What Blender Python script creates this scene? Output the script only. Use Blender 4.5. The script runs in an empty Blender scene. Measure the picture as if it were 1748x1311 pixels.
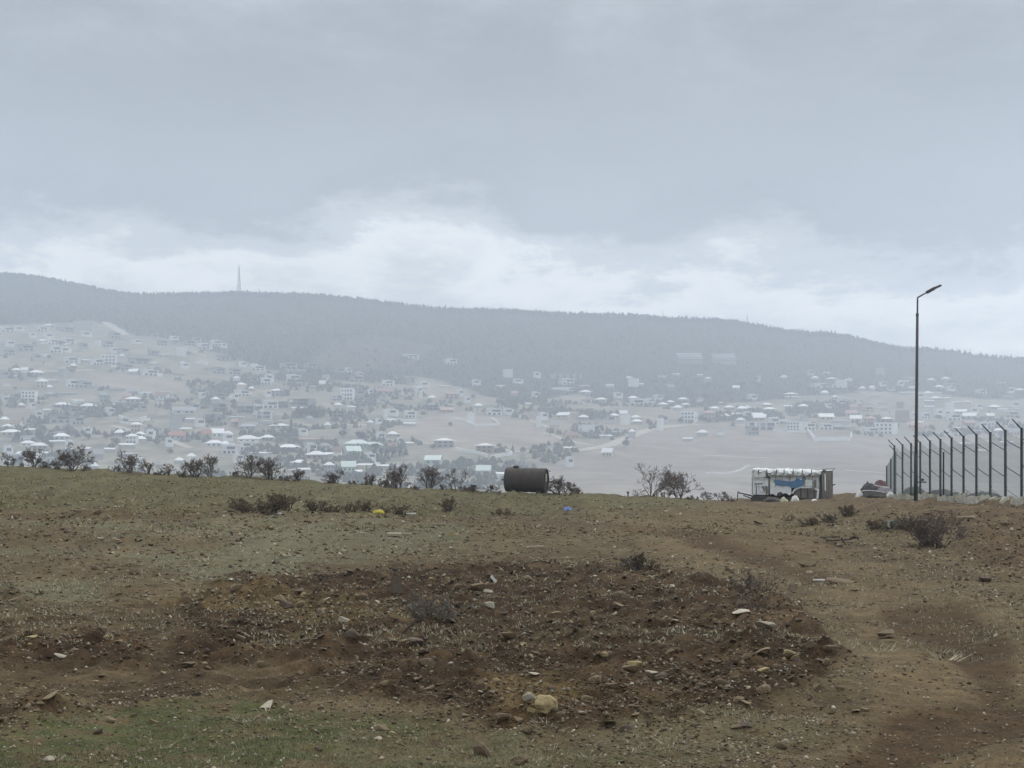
import bpy, bmesh, math, random
import numpy as np
from mathutils import Vector, Matrix

scene = bpy.context.scene
COL = scene.collection
R = math.radians
# ------------------------------------------------------------------ camera
F = 2550.0            # focal length in photo pixels
U0, V0 = 874.0, 780.0  # principal column and eye-level row of the photo
EYE = 1.6
cam = bpy.data.cameras.new('camera')
cam.sensor_width = 36.0
cam.lens = F / 1748.0 * 36.0
cam.shift_y = (V0 - 655.5) / 1748.0
cam.clip_start = 0.1
cam.clip_end = 20000
camo = bpy.data.objects.new('camera', cam)
COL.objects.link(camo)
camo.location = (0, 0, EYE)
camo.rotation_euler = (R(90), 0, 0)
scene.camera = camo
# ------------------------------------------------------------------ sky, sun, exposure
SUN_EL, SUN_ROT = R(52), R(40)
world = bpy.data.worlds.new('World')
scene.world = world
world.use_nodes = True
def build_world():
    nt = world.node_tree; nt.nodes.clear()
    N = nt.nodes.new; L = nt.links.new
    out = N('ShaderNodeOutputWorld'); bg = N('ShaderNodeBackground')
    sky = N('ShaderNodeTexSky'); sky.sky_type = 'NISHITA'; sky.sun_disc = False
    sky.sun_elevation = SUN_EL; sky.sun_rotation = SUN_ROT
    def math_(op, a, b=None, c=None):
        n = N('ShaderNodeMath'); n.operation = op
        for i, v in enumerate((a, b, c)):
            if v is None: continue
            if isinstance(v, (int, float)): n.inputs[i].default_value = v
            else: L(v, n.inputs[i])
        return n.outputs[0]
    tc = N('ShaderNodeTexCoord'); sep = N('ShaderNodeSeparateXYZ'); L(tc.outputs['Generated'], sep.inputs[0])
    x, y, z = sep.outputs
    zc = math_('ADD', math_('MAXIMUM', z, 0.0), 0.10)
    comb = N('ShaderNodeCombineXYZ'); L(math_('DIVIDE', x, zc), comb.inputs[0]); L(math_('DIVIDE', y, zc), comb.inputs[1])
    def noise(vec, scale, detail, rough, off, dist=0.0):
        mp = N('ShaderNodeMapping'); mp.inputs['Location'].default_value = off; L(vec, mp.inputs[0])
        n = N('ShaderNodeTexNoise'); n.inputs['Scale'].default_value = scale; n.inputs['Detail'].default_value = detail
        n.inputs['Roughness'].default_value = rough; n.inputs['Distortion'].default_value = dist
        L(mp.outputs[0], n.inputs['Vector']); return n.outputs[0]
    n1 = noise(comb.outputs[0], 0.75, 5, 0.55, (3.1, 1.7, 0.0), 0.3)      # cloud deck seen in perspective
    sq = N('ShaderNodeCombineXYZ'); L(x, sq.inputs[0]); L(y, sq.inputs[1]); L(math_('MULTIPLY', z, 2.3), sq.inputs[2])
    n2 = noise(sq.outputs[0], 6.5, 8, 0.66, (0.4, 0.0, 5.3), 0.15)         # ragged edges of the deck
    n3 = noise(sq.outputs[0], 2.6, 3, 0.5, (7.7, 2.0, 1.3), 0.0)
    e = math_('ADD', z, math_('MULTIPLY', math_('SUBTRACT', n2, 0.5), 0.16))
    e = math_('ADD', e, math_('MULTIPLY', math_('SUBTRACT', n1, 0.5), 0.09))
    e = math_('ADD', e, math_('MULTIPLY', math_('SUBTRACT', n3, 0.5), 0.07))
    ramp = N('ShaderNodeValToRGB'); cr = ramp.color_ramp; cr.interpolation = 'EASE'
    stops = [(0.00, (.90, .96, 1.0)), (0.080, (.90, .96, .99)), (0.115, (1.16, 1.19, 1.19)), (0.134, (.62, .67, .70)), (0.158, (.315, .347, .375)),
             (0.25, (.237, .257, .277)), (0.42, (.46, .48, .50)), (1.0, (.98, 1.0, 1.02))]
    cr.elements[0].position = stops[0][0]; cr.elements[0].color = (*stops[0][1], 1)
    cr.elements[1].position = stops[-1][0]; cr.elements[1].color = (*stops[-1][1], 1)
    for p, c in stops[1:-1]:
        el = cr.elements.new(p); el.color = (*c, 1)
    L(e, ramp.inputs[0])
    tone = math_('ADD', 0.80, math_('MULTIPLY', n1, 0.30))
    tone = math_('ADD', tone, math_('MULTIPLY', math_('SUBTRACT', n2, 0.5), 1.1))
    mul = N('ShaderNodeVectorMath'); mul.operation = 'SCALE'; L(ramp.outputs[0], mul.inputs[0]); L(math_('MULTIPLY', tone, SKY_GAIN), mul.inputs['Scale'])
    sk = N('ShaderNodeVectorMath'); sk.operation = 'SCALE'; L(sky.outputs[0], sk.inputs[0]); sk.inputs['Scale'].default_value = 0.08
    mix = N('ShaderNodeMix'); mix.data_type = 'RGBA'; mix.inputs[0].default_value = 0.94
    L(sk.outputs[0], mix.inputs[6]); L(mul.outputs[0], mix.inputs[7])
    L(mix.outputs[2], bg.inputs[0]); bg.inputs[1].default_value = 1.0
    L(bg.outputs[0], out.inputs[0])
SKY_GAIN = 1.35
build_world()
sun = bpy.data.lights.new('sun', 'SUN'); sun.energy = 1.5; sun.angle = R(35); sun.color = (1.0, .96, .9)
suno = bpy.data.objects.new('sun', sun); COL.objects.link(suno)
suno.rotation_euler = (R(90) - SUN_EL, 0, R(180) - SUN_ROT)
vs = scene.view_settings
vs.view_transform = 'Standard'; vs.look = 'None'; vs.exposure = 0.0; vs.gamma = 1.0; vs.use_curve_mapping = False
cy = scene.cycles
cy.max_bounces = 8; cy.diffuse_bounces = 3; cy.glossy_bounces = 2; cy.transmission_bounces = 4
cy.volume_bounces = 4; cy.transparent_max_bounces = 8
cy.use_denoising = True
cy.sample_clamp_indirect = 4.0

HAZE_DENSITY = 0.00045
HAZE_COLOR = (0.795, 0.88, 1.0)
HAZE_G = 0.35
HAZE_TOP = 372.0

# ------------------------------------------------------------------ helpers
rng = random.Random(7)
nrg = np.random.default_rng(11)

def tag(o, label=None, cat=None, group=None, kind=None):
    if label: o['label'] = label
    if cat: o['category'] = cat
    if group: o['group'] = group
    if kind: o['kind'] = kind
    return o
def empty(name, loc=(0, 0, 0), rz=0.0):
    o = bpy.data.objects.new(name, None); COL.objects.link(o)
    o.location = loc; o.rotation_euler = (0, 0, rz); o.empty_display_size = .1
    return o
def link(name, me, mat=None, parent=None, loc=None):
    o = bpy.data.objects.new(name, me); COL.objects.link(o)
    if parent: o.parent = parent
    if mat is not None and not me.materials: me.materials.append(mat)
    if loc is not None: o.location = loc
    return o
def fast_mesh(name, v, f, smooth=False):
    v = np.asarray(v, np.float32); f = np.asarray(f, np.int32)
    me = bpy.data.meshes.new(name)
    k = f.shape[1]
    me.vertices.add(len(v)); me.vertices.foreach_set('co', v.ravel())
    me.loops.add(f.size); me.loops.foreach_set('vertex_index', f.ravel())
    me.polygons.add(len(f)); me.polygons.foreach_set('loop_start', np.arange(0, f.size, k, dtype=np.int32))
    if smooth: me.polygons.foreach_set('use_smooth', np.ones(len(f), bool))
    me.update(calc_edges=True)
    return me
def set_color(me, cols, name='tint'):
    a = me.color_attributes.new(name, 'FLOAT_COLOR', 'POINT')
    c = np.ones((len(cols), 4), np.float32); c[:, :3] = cols
    a.data.foreach_set('color', c.ravel())

class MB:
    """collects shapes, links them as one mesh object"""
    def __init__(s): s.v = []; s.f = []
    def add(s, vs_, fs):
        b = len(s.v); s.v += [tuple(p) for p in vs_]; s.f += [tuple(i + b for i in q) for q in fs]; return s
    def box(s, c, d, rz=0.0, ry=0.0, rx=0.0, taper=1.0):
        m = Matrix.Rotation(rz, 3, 'Z') @ Matrix.Rotation(ry, 3, 'Y') @ Matrix.Rotation(rx, 3, 'X')
        p = []
        for z in (-.5, .5):
            t = taper if z > 0 else 1.0
            for x, y in ((-.5, -.5), (.5, -.5), (.5, .5), (-.5, .5)):
                p.append(Vector(c) + m @ Vector((x * d[0] * t, y * d[1] * t, z * d[2])))
        return s.add(p, [(3, 2, 1, 0), (4, 5, 6, 7), (0, 1, 5, 4), (1, 2, 6, 5), (2, 3, 7, 6), (3, 0, 4, 7)])
    def bar(s, a, b, r0, r1=None, n=6):
        r1 = r0 if r1 is None else r1
        a = Vector(a); b = Vector(b); d = (b - a)
        if d.length < 1e-6: return s
        d.normalize(); q = d.orthogonal().normalized(); w = d.cross(q)
        p = []
        for c, r in ((a, r0), (b, r1)):
            for i in range(n):
                t = 2 * math.pi * i / n
                p.append(c + (q * math.cos(t) + w * math.sin(t)) * r)
        return s.add(p, [(i, (i + 1) % n, n + (i + 1) % n, n + i) for i in range(n)] + [tuple(range(n - 1, -1, -1)), tuple(range(n, 2 * n))])
    def prism(s, poly, y0, y1):
        """polygon in x,z extruded along y"""
        n = len(poly)
        ar = sum(poly[i][0] * poly[(i + 1) % n][1] - poly[(i + 1) % n][0] * poly[i][1] for i in range(n))
        if ar < 0: poly = poly[::-1]
        p = [(x, y0, z) for x, z in poly] + [(x, y1, z) for x, z in poly]
        return s.add(p, [tuple(range(n)), tuple(range(2 * n - 1, n - 1, -1))] + [(i, n + i, n + (i + 1) % n, (i + 1) % n) for i in range(n)])
    def lathe(s, prof, n=24, axis='z', c=(0, 0, 0)):
        p = []
        for r, h in prof:
            for i in range(n):
                t = 2 * math.pi * i / n
                a, b = r * math.cos(t), r * math.sin(t)
                p.append((c[0] + h, c[1] + a, c[2] + b) if axis == 'x' else (c[0] + a, c[1] + b, c[2] + h))
        m = len(prof)
        fs = [(j * n + i, j * n + (i + 1) % n, (j + 1) * n + (i + 1) % n, (j + 1) * n + i) for j in range(m - 1) for i in range(n)]
        return s.add(p, fs)
    def mesh(s, name, smooth=False):
        me = bpy.data.meshes.new(name); me.from_pydata(s.v, [], s.f); me.update()
        if smooth:
            for q in me.polygons: q.use_smooth = True
        return me
    def build(s, name, mat=None, parent=None, smooth=False, loc=None):
        return link(name, s.mesh(name, smooth), mat, parent, loc)

def copy_tree(o, parent=None):
    c = o.copy(); COL.objects.link(c); c.parent = parent
    for ch in KIDS.get(o.name, []): copy_tree(ch, c)
    return c
KIDS = {}

# value noise in numpy
def _h(ix, iy, seed):
    n = (ix.astype(np.int64) * 374761393 + iy.astype(np.int64) * 668265263 + seed * 1442695041) & 0xFFFFFFFF
    n = ((n ^ (n >> 13)) * 1274126177) & 0xFFFFFFFF
    n = n ^ (n >> 16)
    return (n & 0xFFFF) / 65535.0
def vnoise(x, y, seed=0):
    ix = np.floor(x); iy = np.floor(y); fx = x - ix; fy = y - iy
    fx = fx * fx * fx * (fx * (fx * 6 - 15) + 10); fy = fy * fy * fy * (fy * (fy * 6 - 15) + 10)
    a = _h(ix, iy, seed); b = _h(ix + 1, iy, seed); c = _h(ix, iy + 1, seed); d = _h(ix + 1, iy + 1, seed)
    return (a + (b - a) * fx) * (1 - fy) + (c + (d - c) * fx) * fy
def fbm(x, y, oct=4, seed=0, gain=.5):
    s = 0; a = 1; t = 0; ca, sa = math.cos(.6), math.sin(.6)
    for i in range(oct):
        s = s + a * (vnoise(x, y, seed + i * 17) - .5); t += a; a *= gain
        x, y = (x * ca - y * sa) * 2.03 + 13.7, (x * sa + y * ca) * 2.03 + 7.1
    return s / t * 2        # about -1..1
def sstep(a, b, x):
    t = np.clip((x - a) / (b - a), 0, 1); return t * t * (3 - 2 * t)

class Mask:
    """a soft mask over the ground, drawn as polygons in photo coordinates of the ground it lies on"""
    def __init__(s, polys, u0, u1, du, v0, v1, dv, blur=3, holes=()):
        s.u0, s.v0, s.du, s.dv = u0, v0, du, dv
        us = np.arange(u0, u1, du); vs_ = np.arange(v0, v1, dv)
        U, V = np.meshgrid(us, vs_)
        m = np.zeros(U.shape, bool)
        def inside(poly):
            r = np.zeros(U.shape, bool); n = len(poly)
            for i in range(n):
                (x1, y1), (x2, y2) = poly[i], poly[(i + 1) % n]
                if y1 == y2: continue
                c = ((y1 > V) != (y2 > V)) & (U < (x2 - x1) * (V - y1) / (y2 - y1) + x1)
                r ^= c
            return r
        for p in polys: m |= inside(p)
        for p in holes: m &= ~inside(p)
        m = m.astype(float)
        for _ in range(blur):
            q = np.pad(m, 1, mode='edge')
            m = (q[:-2, 1:-1] + q[2:, 1:-1] + q[1:-1, :-2] + q[1:-1, 2:] + q[1:-1, 1:-1] * 2) / 6
        s.m = m
    def __call__(s, u, v):
        x = np.clip((u - s.u0) / s.du, 0, s.m.shape[1] - 1.001); y = np.clip((v - s.v0) / s.dv, 0, s.m.shape[0] - 1.001)
        ix = x.astype(int); iy = y.astype(int); fx = x - ix; fy = y - iy; m = s.m
        return (m[iy, ix] * (1 - fx) + m[iy, ix + 1] * fx) * (1 - fy) + (m[iy + 1, ix] * (1 - fx) + m[iy + 1, ix + 1] * fx) * fy

# ------------------------------------------------------------------ materials
def mat_new(name):
    m = bpy.data.materials.new(name); m.use_nodes = True
    return m, m.node_tree, m.node_tree.nodes['Principled BSDF']
def simple(name, col, rough=.8, metal=0.0, var=.18, scale=6.0, bump=0.0, rust=None, rust_amt=.5, spec=.3, objvar=0.0):
    """a painted or raw surface with uneven tone, optional rust or dirt patches and bump"""
    m, nt, bs = mat_new(name)
    N = nt.nodes.new; L = nt.links.new
    tc = N('ShaderNodeTexCoord')
    nz = N('ShaderNodeTexNoise'); nz.inputs['Scale'].default_value = scale; nz.inputs['Detail'].default_value = 5; nz.inputs['Roughness'].default_value = .65
    L(tc.outputs['Object'], nz.inputs['Vector'])
    mr = N('ShaderNodeMapRange'); mr.inputs[3].default_value = 1 - var; mr.inputs[4].default_value = 1 + var
    mr.inputs[1].default_value = .3; mr.inputs[2].default_value = .7
    L(nz.outputs[0], mr.inputs[0])
    val = mr.outputs[0]
    if objvar:
        oi = N('ShaderNodeObjectInfo'); m2 = N('ShaderNodeMapRange'); m2.inputs[3].default_value = 1 - objvar; m2.inputs[4].default_value = 1 + objvar
        L(oi.outputs['Random'], m2.inputs[0]); mm = N('ShaderNodeMath'); mm.operation = 'MULTIPLY'; L(val, mm.inputs[0]); L(m2.outputs[0], mm.inputs[1]); val = mm.outputs[0]
    sc = N('ShaderNodeVectorMath'); sc.operation = 'SCALE'; sc.inputs[0].default_value = col; L(val, sc.inputs['Scale'])
    colour = sc.outputs[0]
    if rust:
        n2 = N('ShaderNodeTexNoise'); n2.inputs['Scale'].default_value = scale * .6; n2.inputs['Detail'].default_value = 6; n2.inputs['Roughness'].default_value = .7
        mp = N('ShaderNodeMapping'); mp.inputs['Location'].default_value = (4, 9, 2); L(tc.outputs['Object'], mp.inputs[0]); L(mp.outputs[0], n2.inputs['Vector'])
        r = N('ShaderNodeMapRange'); r.inputs[1].default_value = 1 - rust_amt - .06; r.inputs[2].default_value = 1 - rust_amt + .06; L(n2.outputs[0], r.inputs[0])
        mx = N('ShaderNodeMix'); mx.data_type = 'RGBA'; L(r.outputs[0], mx.inputs[0]); L(colour, mx.inputs[6]); mx.inputs[7].default_value = (*rust, 1)
        colour = mx.outputs[2]
    L(colour, bs.inputs['Base Color'])
    bs.inputs['Roughness'].default_value = rough; bs.inputs['Metallic'].default_value = metal
    bs.inputs['Specular IOR Level'].default_value = spec
    if bump:
        b = N('ShaderNodeBump'); b.inputs['Strength'].default_value = bump; b.inputs['Distance'].default_value = .02
        L(nz.outputs[0], b.inputs['Height']); L(b.outputs[0], bs.inputs['Normal'])
    return m
def attr_mat(name, rough=.95, fine=(40.0, 9.0), var=.35, bump=.5, bdist=.012, spec=.15):
    """base colour from the sheet's own tint (kinds of soil and grass) with fine grain on top"""
    m, nt, bs = mat_new(name)
    N = nt.nodes.new; L = nt.links.new
    at = N('ShaderNodeAttribute'); at.attribute_name = 'tint'
    tc = N('ShaderNodeTexCoord'); val = None; hs = []
    for s, v in ((fine[0], var), (fine[1], var * .6)):
        nz = N('ShaderNodeTexNoise'); nz.inputs['Scale'].default_value = s; nz.inputs['Detail'].default_value = 4; nz.inputs['Roughness'].default_value = .7
        L(tc.outputs['Object'], nz.inputs['Vector']); hs.append(nz.outputs[0])
        mr = N('ShaderNodeMapRange'); mr.inputs[1].default_value = .3; mr.inputs[2].default_value = .7
        mr.inputs[3].default_value = 1 - v; mr.inputs[4].default_value = 1 + v; L(nz.outputs[0], mr.inputs[0])
        if val is None: val = mr.outputs[0]
        else:
            mm = N('ShaderNodeMath'); mm.operation = 'MULTIPLY'; L(val, mm.inputs[0]); L(mr.outputs[0], mm.inputs[1]); val = mm.outputs[0]
    sc = N('ShaderNodeVectorMath'); sc.operation = 'SCALE'; L(at.outputs['Color'], sc.inputs[0]); L(val, sc.inputs['Scale'])
    L(sc.outputs[0], bs.inputs['Base Color'])
    bs.inputs['Roughness'].default_value = rough; bs.inputs['Specular IOR Level'].default_value = spec
    if bump:
        b = N('ShaderNodeBump'); b.inputs['Strength'].default_value = bump; b.inputs['Distance'].default_value = bdist
        L(hs[0], b.inputs['Height']); L(b.outputs[0], bs.inputs['Normal'])
    return m

M = {}
M['soil'] = attr_mat('soil_and_turf', fine=(38, 5.5), var=.38, bump=.8, bdist=.03)
M['hill'] = attr_mat('hillside', fine=(.06, .012), var=.16, bump=0)
M['forest'] = attr_mat('forest_canopy', fine=(.2, .03), var=.25, bump=0)
M['stone_stuff'] = attr_mat('gravel', fine=(70, 20), var=.2, bump=.3, rough=.85)
M['grass'] = attr_mat('grass_blade', fine=(30, 5), var=.15, bump=0)
M['stone'] = simple('field_stone', (.20, .15, .092), rough=.85, var=.3, scale=14, bump=.5, objvar=.35, rust=(.14, .10, .065), rust_amt=.42)
M['stone_tan'] = simple('tan_limestone', (.37, .29, .15), rough=.8, var=.14, scale=7, bump=.4, rust=(.25, .18, .09), rust_amt=.42)
M['stone_pale'] = simple('pale_stone', (.40, .355, .27), rough=.8, var=.2, scale=14, bump=.4, objvar=.2)
M['stone_dark'] = simple('dark_stone', (.13, .10, .075), rough=.9, var=.3, scale=14, bump=.5, objvar=.25)
M['bark'] = simple('twig_bark', (.125, .103, .09), rough=.95, var=.3, scale=9)
M['twig'] = simple('fine_twig', (.16, .13, .112), rough=.95, var=.3, scale=9)
M['stick_green'] = simple('scrub_twig', (.15, .12, .08), rough=.95, var=.3, scale=9)
M['leaf_dry'] = simple('dry_leaf', (.12, .085, .055), rough=.9, var=.4, scale=12)
M['leaf_scrub'] = simple('scrub_leaf', (.20, .165, .105), rough=.9, var=.4, scale=12)
M['leaf_green'] = simple('grey_green_leaf', (.14, .15, .10), rough=.9, var=.35, scale=12)
M['tank'] = simple('weathered_tank_steel', (.070, .062, .057), rough=.75, var=.22, scale=3.0, bump=.15, rust=(.095, .066, .048), rust_amt=.45)
M['tank_dark'] = simple('dark_tank_fitting', (.055, .05, .047), rough=.7, var=.2)
M['pole'] = simple('dark_lamp_post_paint', (.075, .068, .07), rough=.5, var=.12, scale=3)
M['lamp_head'] = simple('dark_lamp_housing', (.06, .05, .05), rough=.5)
M['lamp_glass'] = simple('lamp_lens', (.35, .36, .36), rough=.25)
M['fence'] = simple('dark_green_fence_paint', (.028, .042, .04), rough=.5, var=.15)
M['wire'] = simple('green_fence_wire', (.30, .34, .33), rough=.5, var=.1)
M['concrete'] = simple('pale_broken_concrete', (.46, .44, .36), rough=.9, var=.22, scale=5, bump=.4, rust=(.30, .28, .22), rust_amt=.44, objvar=.12)
M['hulk_white'] = simple('dented_white_sheet_metal', (.76, .78, .77), rough=.6, var=.12, scale=4, bump=.15, rust=(.50, .50, .48), rust_amt=.36)
M['hulk_roof'] = simple('crumpled_white_roof_sheet', (.78, .80, .80), rough=.55, var=.1, scale=5, bump=.2, rust=(.50, .50, .49), rust_amt=.45)
M['hulk_blue'] = simple('faded_blue_paint', (.10, .21, .36), rough=.5, var=.15, scale=5)
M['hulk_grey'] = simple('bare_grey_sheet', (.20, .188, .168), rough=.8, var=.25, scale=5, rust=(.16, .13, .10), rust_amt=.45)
M['hulk_dark'] = simple('dark_rusty_frame', (.075, .065, .058), rough=.85, var=.3, scale=6)
M['hulk_mid'] = simple('grey_inner_panel', (.60, .61, .60), rough=.7, var=.2, scale=6, rust=(.2, .18, .15), rust_amt=.42)
M['scrap_white'] = simple('white_plastic_scrap', (.70, .70, .66), rough=.6, var=.1)
M['scrap_yellow'] = simple('yellow_plastic', (.62, .50, .06), rough=.5, var=.1)
M['scrap_blue'] = simple('blue_plastic_bag', (.16, .26, .55), rough=.5, var=.2)
M['scrap_teal'] = simple('teal_plastic', (.13, .24, .25), rough=.5, var=.2)
M['scrap_cream'] = simple('cream_scrap', (.50, .48, .33), rough=.8, var=.15)
M['tarp'] = simple('dark_tarpaulin', (.075, .075, .072), rough=.7, var=.3)
M['maroon'] = simple('maroon_cloth', (.16, .10, .10), rough=.9, var=.3)
M['mauve'] = simple('grey_mauve_cloth', (.24, .22, .25), rough=.9, var=.2)
M['wood'] = simple('weathered_board', (.42, .37, .27), rough=.9, var=.2, scale=8)
M['stick'] = simple('dark_stick', (.085, .06, .042), rough=.95)
M['rusty'] = simple('dark_rusty_iron', (.06, .042, .032), rough=.85, var=.3)
# town
M['w_white'] = simple('white_render', (.80, .80, .78), var=.10, scale=.3, objvar=.08)
M['w_grey'] = simple('grey_block_wall', (.44, .44, .43), var=.15, scale=.3, objvar=.15)
M['w_cream'] = simple('cream_render', (.58, .53, .42), var=.10, scale=.3, objvar=.08)
M['w_pink'] = simple('pink_render', (.52, .38, .33), var=.10, scale=.3, objvar=.08)
M['w_brown'] = simple('brown_brick_wall', (.33, .26, .22), var=.12, scale=.3, objvar=.1)
M['w_mint'] = simple('mint_render', (.48, .58, .51), var=.08, scale=.3, objvar=.06)
M['w_orange'] = simple('ochre_render', (.60, .43, .22), var=.08, scale=.3)
M['w_dark'] = simple('dark_cladding', (.10, .10, .105), var=.12, scale=.3, objvar=.1)
M['r_white'] = simple('white_metal_roof', (.88, .89, .90), var=.06, scale=.25, rough=.5, objvar=.08)
M['r_grey'] = simple('grey_sheet_roof', (.36, .37, .38), var=.12, scale=.25, objvar=.18)
M['r_red'] = simple('red_tin_roof', (.44, .22, .19), var=.12, scale=.25, objvar=.1)
M['r_brown'] = simple('brown_tile_roof', (.30, .21, .18), var=.12, scale=.25, objvar=.12)
M['r_mint'] = simple('pale_mint_roof', (.72, .82, .77), var=.06, scale=.25)
M['r_pink'] = simple('pink_tile_roof', (.50, .36, .33), var=.1, scale=.25, objvar=.1)
M['glass'] = simple('dark_window_glass', (.06, .07, .08), rough=.25, var=.1, spec=.5)
M['mast'] = simple('mast_steel', (.40, .40, .41), rough=.6, var=.1)
M['pylon'] = simple('pylon_steel', (.48, .50, .50), rough=.6, var=.1)
M['road'] = simple('dry_dirt_road', (.46, .42, .36), var=.12, scale=.08)
M['tree_dark'] = simple('dark_conifer', (.035, .045, .04), var=.3, scale=.5, objvar=.25)
M['tree_bare'] = simple('bare_winter_crown', (.125, .115, .105), var=.3, scale=.5, objvar=.25)

# ------------------------------------------------------------------ the field (near ground)
SKYLINE = np.array([(-900, 770), (-300, 790), (0, 800), (200, 807), (400, 814), (560, 823), (700, 831), (860, 840), (1000, 842), (1100, 848),
                    (1250, 856), (1430, 857), (1520, 853), (1748, 860), (2600, 875)], float)
def y_edge(X): return 69 + 14 * sstep(5, 14, X)
def base_h(X, Y):
    ye = y_edge(X)
    ue = U0 + F * X / ye
    row = np.interp(ue, SKYLINE[:, 0], SKYLINE[:, 1])
    ze = EYE - (row - V0) * ye / F
    z = ze * sstep(12, 1.0 * ye, Y)
    over = np.clip(Y - ye - 1.0, 0, None)
    return z - 0.004 * over ** 2 - .22 * over
POLY = {
 'dug': [[(330, 1090), (300, 1020), (420, 985), (560, 985), (680, 968), (900, 958), (1150, 978), (1300, 1004), (1400, 1060), (1445, 1130), (1330, 1205), (1150, 1255),
          (900, 1245), (650, 1205), (520, 1165)], [(60, 1085), (160, 1075), (260, 1100), (250, 1140), (120, 1140), (-60, 1130)], [(-100, 1060), (40, 1062), (20, 1080)], [(300, 1100), (430, 1105), (460, 1140), (330, 1150), (280, 1130)], [(-300, 1200), (60, 1205), (90, 1235), (-300, 1245)], [(-200, 1010), (45, 1008), (40, 1030), (-200, 1035)]],
 'olive': [[(-900, 760), (600, 780), (1000, 815), (1230, 835), (1200, 868), (1000, 872), (700, 885), (300, 880), (-900, 905)]],
 'sage': [[(-900, 893), (300, 885), (760, 888), (830, 915), (650, 955), (520, 968), (450, 985), (360, 1000), (300, 975), (150, 945), (-900, 965)], [(20, 1000), (160, 1005), (200, 1045), (60, 1050), (-300, 1055), (-300, 1010)]],
 'green': [[(-900, 1290), (0, 1250), (150, 1215), (420, 1195), (520, 1225), (720, 1230), (1000, 1270), (1130, 1300), (1160, 1700), (-900, 1700)], [(520, 1080), (560, 1090), (480, 1105)]],
 'palegrass': [[(560, 1250), (1000, 1255), (1330, 1215), (1420, 1240), (1300, 1290), (1150, 1320), (600, 1310)]],
 'track': [[(1440, 1700), (1470, 1260), (1490, 1120), (1440, 1030), (1330, 985), (1130, 945), (1010, 905), (1120, 880), (1240, 868), (1330, 863), (1420, 872), (1330, 890), (1400, 925), (1560, 985), (1690, 1040), (1900, 1120), (2200, 1400), (2300, 1700)]],
 'rut': [[(1500, 1035), (1640, 1035), (1720, 1090), (1740, 1170), (1690, 1200), (1650, 1150), (1600, 1100), (1500, 1062)], [(1560, 1205), (1760, 1190), (1960, 1230), (1700, 1262), (1500, 1311), (1450, 1350), (1420, 1311), (1520, 1230)],
         [(1010, 895), (1180, 905), (1330, 950), (1480, 1000), (1390, 995), (1200, 935)]],
 'red': [[(1430, 868), (1540, 862), (1760, 868), (2400, 880), (2400, 1000), (1760, 985), (1660, 955), (1620, 905), (1500, 890)], [(-300, 905), (160, 915), (420, 925), (380, 945), (120, 945), (-300, 940)], [(-300, 868), (120, 872), (560, 885), (640, 892), (200, 892), (-300, 885)]],
 'soil': [[(-300, 1030), (120, 1035), (330, 1020), (420, 1060), (560, 1160), (700, 1215), (520, 1200), (300, 1205), (0, 1215), (-300, 1210)]],
 'ochre': [[(270, 1012), (420, 1003), (560, 1022), (680, 1035), (700, 1055), (560, 1068), (380, 1045), (270, 1035)], [(820, 1165), (960, 1170), (1000, 1215), (860, 1222)]],
}
MK = {k: Mask(p, -900, 2650, 10, 760, 1720, 5, blur=4 if k == 'rut' else 6) for k, p in POLY.items()}
def on_photo(X, Y, z): return U0 + F * X / Y, V0 + F * (EYE - z) / Y
def mask(k, X, Y, zb, wob=14.0):
    u, v = on_photo(X, Y, zb)
    k2 = np.clip((v - V0) / 300, .15, 1.2)
    u = u + wob * 1.8 * fbm(X * 1.3 + 5, Y * 1.3, 3, 91) ; v = v + wob * k2 * fbm(X * 1.1, Y * 1.1 + 9, 3, 77)
    return MK[k](u, v)
# heaps of turned soil: photo column, row, half width px, height m
HEAPS = [(560, 1130, 62, .15), (170, 1120, 75, .10), (90, 1215, 60, .06), (870, 1095, 45, .07), (1400, 1130, 40, .12), (1310, 1040, 60, .13), (1370, 1080, 40, .11),
         (680, 1010, 45, .10), (460, 1005, 50, .11), (25, 1028, 30, .13), (620, 992, 60, .10), (860, 975, 50, .08), (1040, 990, 60, .08), (1190, 1000, 60, .10),
         (1280, 1120, 70, .10), (1120, 1140, 80, .07), (1000, 1100, 90, .05), (760, 1150, 90, .06), (340, 1090, 60, .06), (960, 1010, 50, .08), (1330, 1190, 50, .08),
         (880, 858, 30, .38), (922, 857, 24, .34), (858, 862, 18, .32), (985, 860, 30, .2), (420, 870, 70, .18), (600, 872, 50, .15), (170, 826, 40, .18), (30, 815, 40, .2), (100, 845, 40, .16),
         (1550, 880, 40, .22), (1640, 900, 40, .18), (1720, 885, 40, .25), (1480, 878, 35, .15), (1690, 930, 40, .15), (1745, 960, 40, .12), (1600, 872, 50, .15), (1680, 868, 40, .15)]
HP = []
for hu, hv, hw, hh in HEAPS:
    yy = F * EYE / (hv - V0)
    for _ in range(25):
        xx = (hu - U0) * yy / F; yy = .5 * yy + .5 * F * (EYE - float(base_h(np.array([xx]), np.array([yy]))[0])) / (hv - V0)
    yy = min(yy, 66.0)
    HP.append(((hu - U0) * yy / F, yy, hw * yy / F, hh))
FENCE_A, FENCE_B = Vector((19.2, 75.0)), Vector((17.4, 51.0))
def berm(X, Y):
    ax, ay = 18.9, 80.0; bx, by = 16.2, 42.0
    dx, dy = bx - ax, by - ay; t = np.clip(((X - ax) * dx + (Y - ay) * dy) / (dx * dx + dy * dy), -.1, 1.0)
    d2 = (X - ax - t * dx) ** 2 + (Y - ay - t * dy) ** 2
    return .30 * np.exp(-d2 / (2 * 3.2 ** 2)) + .05 * np.exp(-d2 / (2 * 8.0 ** 2))
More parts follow.
